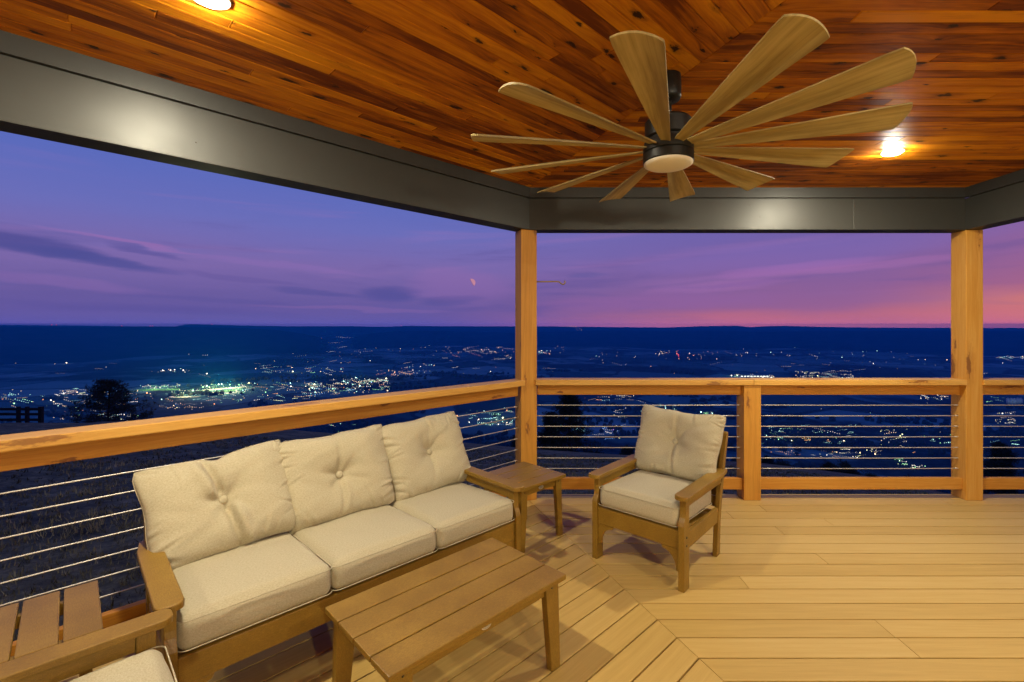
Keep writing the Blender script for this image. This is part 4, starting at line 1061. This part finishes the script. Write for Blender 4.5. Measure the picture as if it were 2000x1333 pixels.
# ------------------------------------------------------------------ trees and fence on the knoll
def mat_leaf(name, c0, c1):
    m, t = new_mat(name); rnd = t.n('ShaderNodeAttribute', {'attribute_name': 'rnd'}).outputs['Fac']
    c = t.ramp(rnd, [(0, c0), (1, c1)]); finish(t, Base_Color=c, Roughness=.9); return m
M['needles'] = mat_leaf('dark_needles', (.012,.02,.010), (.050,.065,.026)); M['bark'] = mat_metal('dark_bark', (.035,.026,.02), .9)
def pine(px, py_top, Y, height, width, label, seed, lean=.0, taper=.55, group='trees beyond the lawn'):
    rr = random.Random(seed); top = at(px, py_top, Y)
    r = empty('pine_tree', (top.x, top.y, top.z-height)); tag(r, label, 'tree', group)
    mb = MB(); mb.tube([(lean*height*k/8*.3, .1*sin(k), height*k/8) for k in range(9)], [.26*(1-k/9)+.03 for k in range(9)], 8, 2); tr = mb.build('trunk', M['bark'], r)
    V = []; F = []; R = []
    limb = MB()
    nb = 76
    for i in range(nb):
        f = (i/nb)**.9; z = height*(.28+.70*f); a = i*2.4+rr.uniform(-.5, .5)
        reach = width/2*(1-f)**taper*rr.uniform(.55, 1.1)*(.8+.2*sin(i*1.7))
        if f < .2: reach *= rr.uniform(.5, 1.0)
        tip = Vector((reach*cos(a)+lean*z*.3, reach*sin(a), z+reach*rr.uniform(.02, .28)))
        base = Vector((lean*z*.3, 0, z-.3))
        mid = base.lerp(tip, .5)+Vector((0, 0, -reach*.06))
        limb.tube([base, mid, tip], [.055, .035, .012], 5)
        for k in range(rr.randint(7, 12)):
            g = rr.uniform(.35, 1.05); c = base.lerp(tip, g)+Vector((rr.gauss(0, .22), rr.gauss(0, .22), rr.gauss(.08, .14)))
            rad = rr.uniform(.25, .5)*(1.1-.35*f)
            sh = rr.random()
            for q in range(32):
                d = Vector((rr.gauss(0, 1), rr.gauss(0, 1), rr.gauss(.15, .7))).normalized()
                p = c + d*rad*rr.uniform(.15, 1); e = d.cross(Vector((rr.gauss(0,1), rr.gauss(0,1), rr.gauss(0,1)))).normalized()*rr.uniform(.02, .045)
                l = d*rr.uniform(.14, .30); b = len(V)
                V += [tuple(p-e), tuple(p+e), tuple(p+l+e*.3), tuple(p+l-e*.3)]; F.append((b, b+1, b+2, b+3)); R.append(min(1, max(0, sh*.7+rr.random()*.3)))
    limb.build('limb', M['bark'], r)
    o = numpy_obj('crown', V, F, M['needles'], r, False); at_ = o.data.attributes.new('rnd', 'FLOAT', 'FACE'); at_.data.foreach_set('value', R)
    return r
pine(212, 743, 62, 12.5, 15.5, 'dark pine tree rising over the railing at the left in front of the town', 5, .02)
pine(1112, 764, 55, 12.0, 11.0, 'dark pine tree seen through the cables left of the armchair', 8, 0, .75)
pine(1076, 806, 50, 9.0, 4.8, 'smaller dark pine close to the corner post behind the cables', 9, 0, .9)
pine(1955, 868, 60, 9.0, 6.0, 'dark tree seen through the cables right of the right post', 10)
pine(1620, 905, 70, 9.0, 7.0, 'dark treetop low behind the right railing, left of its middle', 12)
def slope_trees():
    rr = random.Random(77); protos = []
    spots = [(x, interp(EDGE, x)-rr.uniform(-4, 30), rr.uniform(48, 85)) for x in (1015, 1045, 1165, 1225, 1270, 1330, 1395, 1440, 1500, 1530, 1575, 1655, 1705, 1745, 1790, 1835, 1880, 1915, 1950, 1985, 2020)]
    for i, (px, py, Y) in enumerate(spots):
        w = rr.uniform(4.5, 9)
        if i < 3:
            o = pine(px, py, Y, 9.5, 6.5, 'dark tree crown on the slope just beyond the lawn edge', 30+i, 0, (.5, .8, .35)[i], 'trees on the slope below the lawn'); protos.append(o)
        else:
            o = copy_tree(protos[i % 3]); p = at(px, py, Y); k = rr.uniform(.75, 1.3)
            o.scale = (k*rr.uniform(.85, 1.3), k*rr.uniform(.85, 1.3), k); o.location = (p.x, p.y, p.z-9.5*k); o.rotation_euler = (0, 0, rr.uniform(0, 6.28))
slope_trees()
def woodland():
    rr = random.Random(5); V = []; F = []; R_ = []
    b2 = bmesh.new(); bmesh.ops.create_icosphere(b2, subdivisions=2, radius=1.0); iv = np.array([v.co[:] for v in b2.verts]); jf = [[v.index for v in f.verts] for f in b2.faces]; b2.free()
    npr = np.random.default_rng(4); shapes = [iv*(1+npr.uniform(-.32, .32, (len(iv), 1)))*np.array([1, 1, 1.15]) for _ in range(8)]
    groves = []
    for _ in range(150):
        a = rr.uniform(-.9, .85); r = 750*math.exp(rr.uniform(0, 1.5)); groves.append((r, a, rr.uniform(25, 130), rr.uniform(-.6, .6)))
    for r, a, sp, ang in groves:
        gx, gy = r*sin(a), r*cos(a)
        for _ in range(int(10+sp*.22)):
            l = rr.gauss(0, sp); w = rr.gauss(0, sp*.22)
            x = gx+l*cos(ang)-w*sin(ang); y = gy+l*sin(ang)+w*cos(ang); rad = rr.uniform(4, 9)
            z = terr(hypot(x, y), atan2(x, y)); b = len(V)
            sh = shapes[rr.randrange(8)]; th = rr.uniform(0, 6.28); c, s_ = cos(th), sin(th)
            q = np.stack([sh[:, 0]*c-sh[:, 1]*s_, sh[:, 0]*s_+sh[:, 1]*c, sh[:, 2]], -1)*rad+np.array([x, y, z+rad*.8])
            V += [tuple(p) for p in q]; F += [[b+i for i in f] for f in jf]; R_ += [rr.random()*.8]*len(jf)
    o = numpy_obj('woodland', V, F, M['needles'], None, False); at_ = o.data.attributes.new('rnd', 'FLOAT', 'FACE'); at_.data.foreach_set('value', R_)
    tag(o, 'scattered dark clumps of woodland over the valley floor', 'woods', None, 'stuff')
woodland()
def fence():
    p1 = at(80, 824, 36.0); r = empty('rail_fence', (p1.x, p1.y, p1.z-.25)); tag(r, 'black three-rail board fence ending on the lawn edge at the far left', 'fence')
    for k, x in enumerate((0, -1.07, -1.75, -5.2, -8.7)):
        mb = MB(); w = .14 if k == 0 else .09; mb.box(x-w, x+w, -.1, .1, -.3, 1.42-(.0 if k == 0 else .0), 2, .01); mb.build('post', M['black'], r)
    for z in (.42, .85, 1.24):
        mb = MB(); mb.box(-9, .02, -.135, -.102, z-.10, z+.10, 0, .005); mb.build('rail', M['black'], r)
fence()
# ------------------------------------------------------------------ the moon, a little more than half lit
def moon():
    Y = 40000.; c = at(921, 552.5, Y); rad = 7.6/FPX*Y
    m, t = new_mat('moon_surface'); n = t.n('ShaderNodeNewGeometry').outputs['Normal']
    d = t.n('ShaderNodeVectorMath', {'operation': 'DOT_PRODUCT'}, i0=n, i1=Vector((.86, .02, .46)).normalized()).outputs['Value']
    no = t.noise(t.n('ShaderNodeTexCoord').outputs['Object'], .012, 3.)
    f = t.m('MULTIPLY', t.smooth(d, .0, .25), t.m('ADD', .7, t.m('MULTIPLY', no, .5)))
    e = t.n('ShaderNodeEmission', Color=srgb(205,140,160), Strength=f); tr = t.n('ShaderNodeBsdfTransparent')
    bf = t.n('ShaderNodeNewGeometry').outputs['Backfacing']
    mx = t.n('ShaderNodeMixShader', i0=t.m('MULTIPLY', t.smooth(d, .0, .2), t.m('SUBTRACT', 1.0, bf)), i1=tr, i2=e); o = t.n('ShaderNodeOutputMaterial'); t.t.links.new(mx.outputs[0], o.inputs[0])
    m.cycles.emission_sampling = 'NONE'
    bm = bmesh.new(); bmesh.ops.create_uvsphere(bm, u_segments=40, v_segments=24, radius=rad)
    me = bpy.data.meshes.new('moon'); bm.to_mesh(me); bm.free(); me.materials.append(m)
    for p in me.polygons: p.use_smooth = True
    ob = bpy.data.objects.new('moon', me); ob.location = c; COL.objects.link(ob); tag(ob, 'pale pink half-hidden moon low in the sky left of the corner post', 'moon')
moon()
# ------------------------------------------------------------------ evening haze over the valley
def haze():
    mb = MB(); mb.box(-17000, 17000, -17000, 14600, ZV-60, 64, bevel=0)
    m, t = new_mat('evening_haze')
    pv = t.n('ShaderNodeVolumePrincipled', Color=(.02,.44,1.0,1), Density=1.25e-4, Anisotropy=0.0)
    o = t.n('ShaderNodeOutputMaterial'); t.t.links.new(pv.outputs[0], o.inputs['Volume'])
    tag(mb.build('haze', m), kind='stuff')
haze()
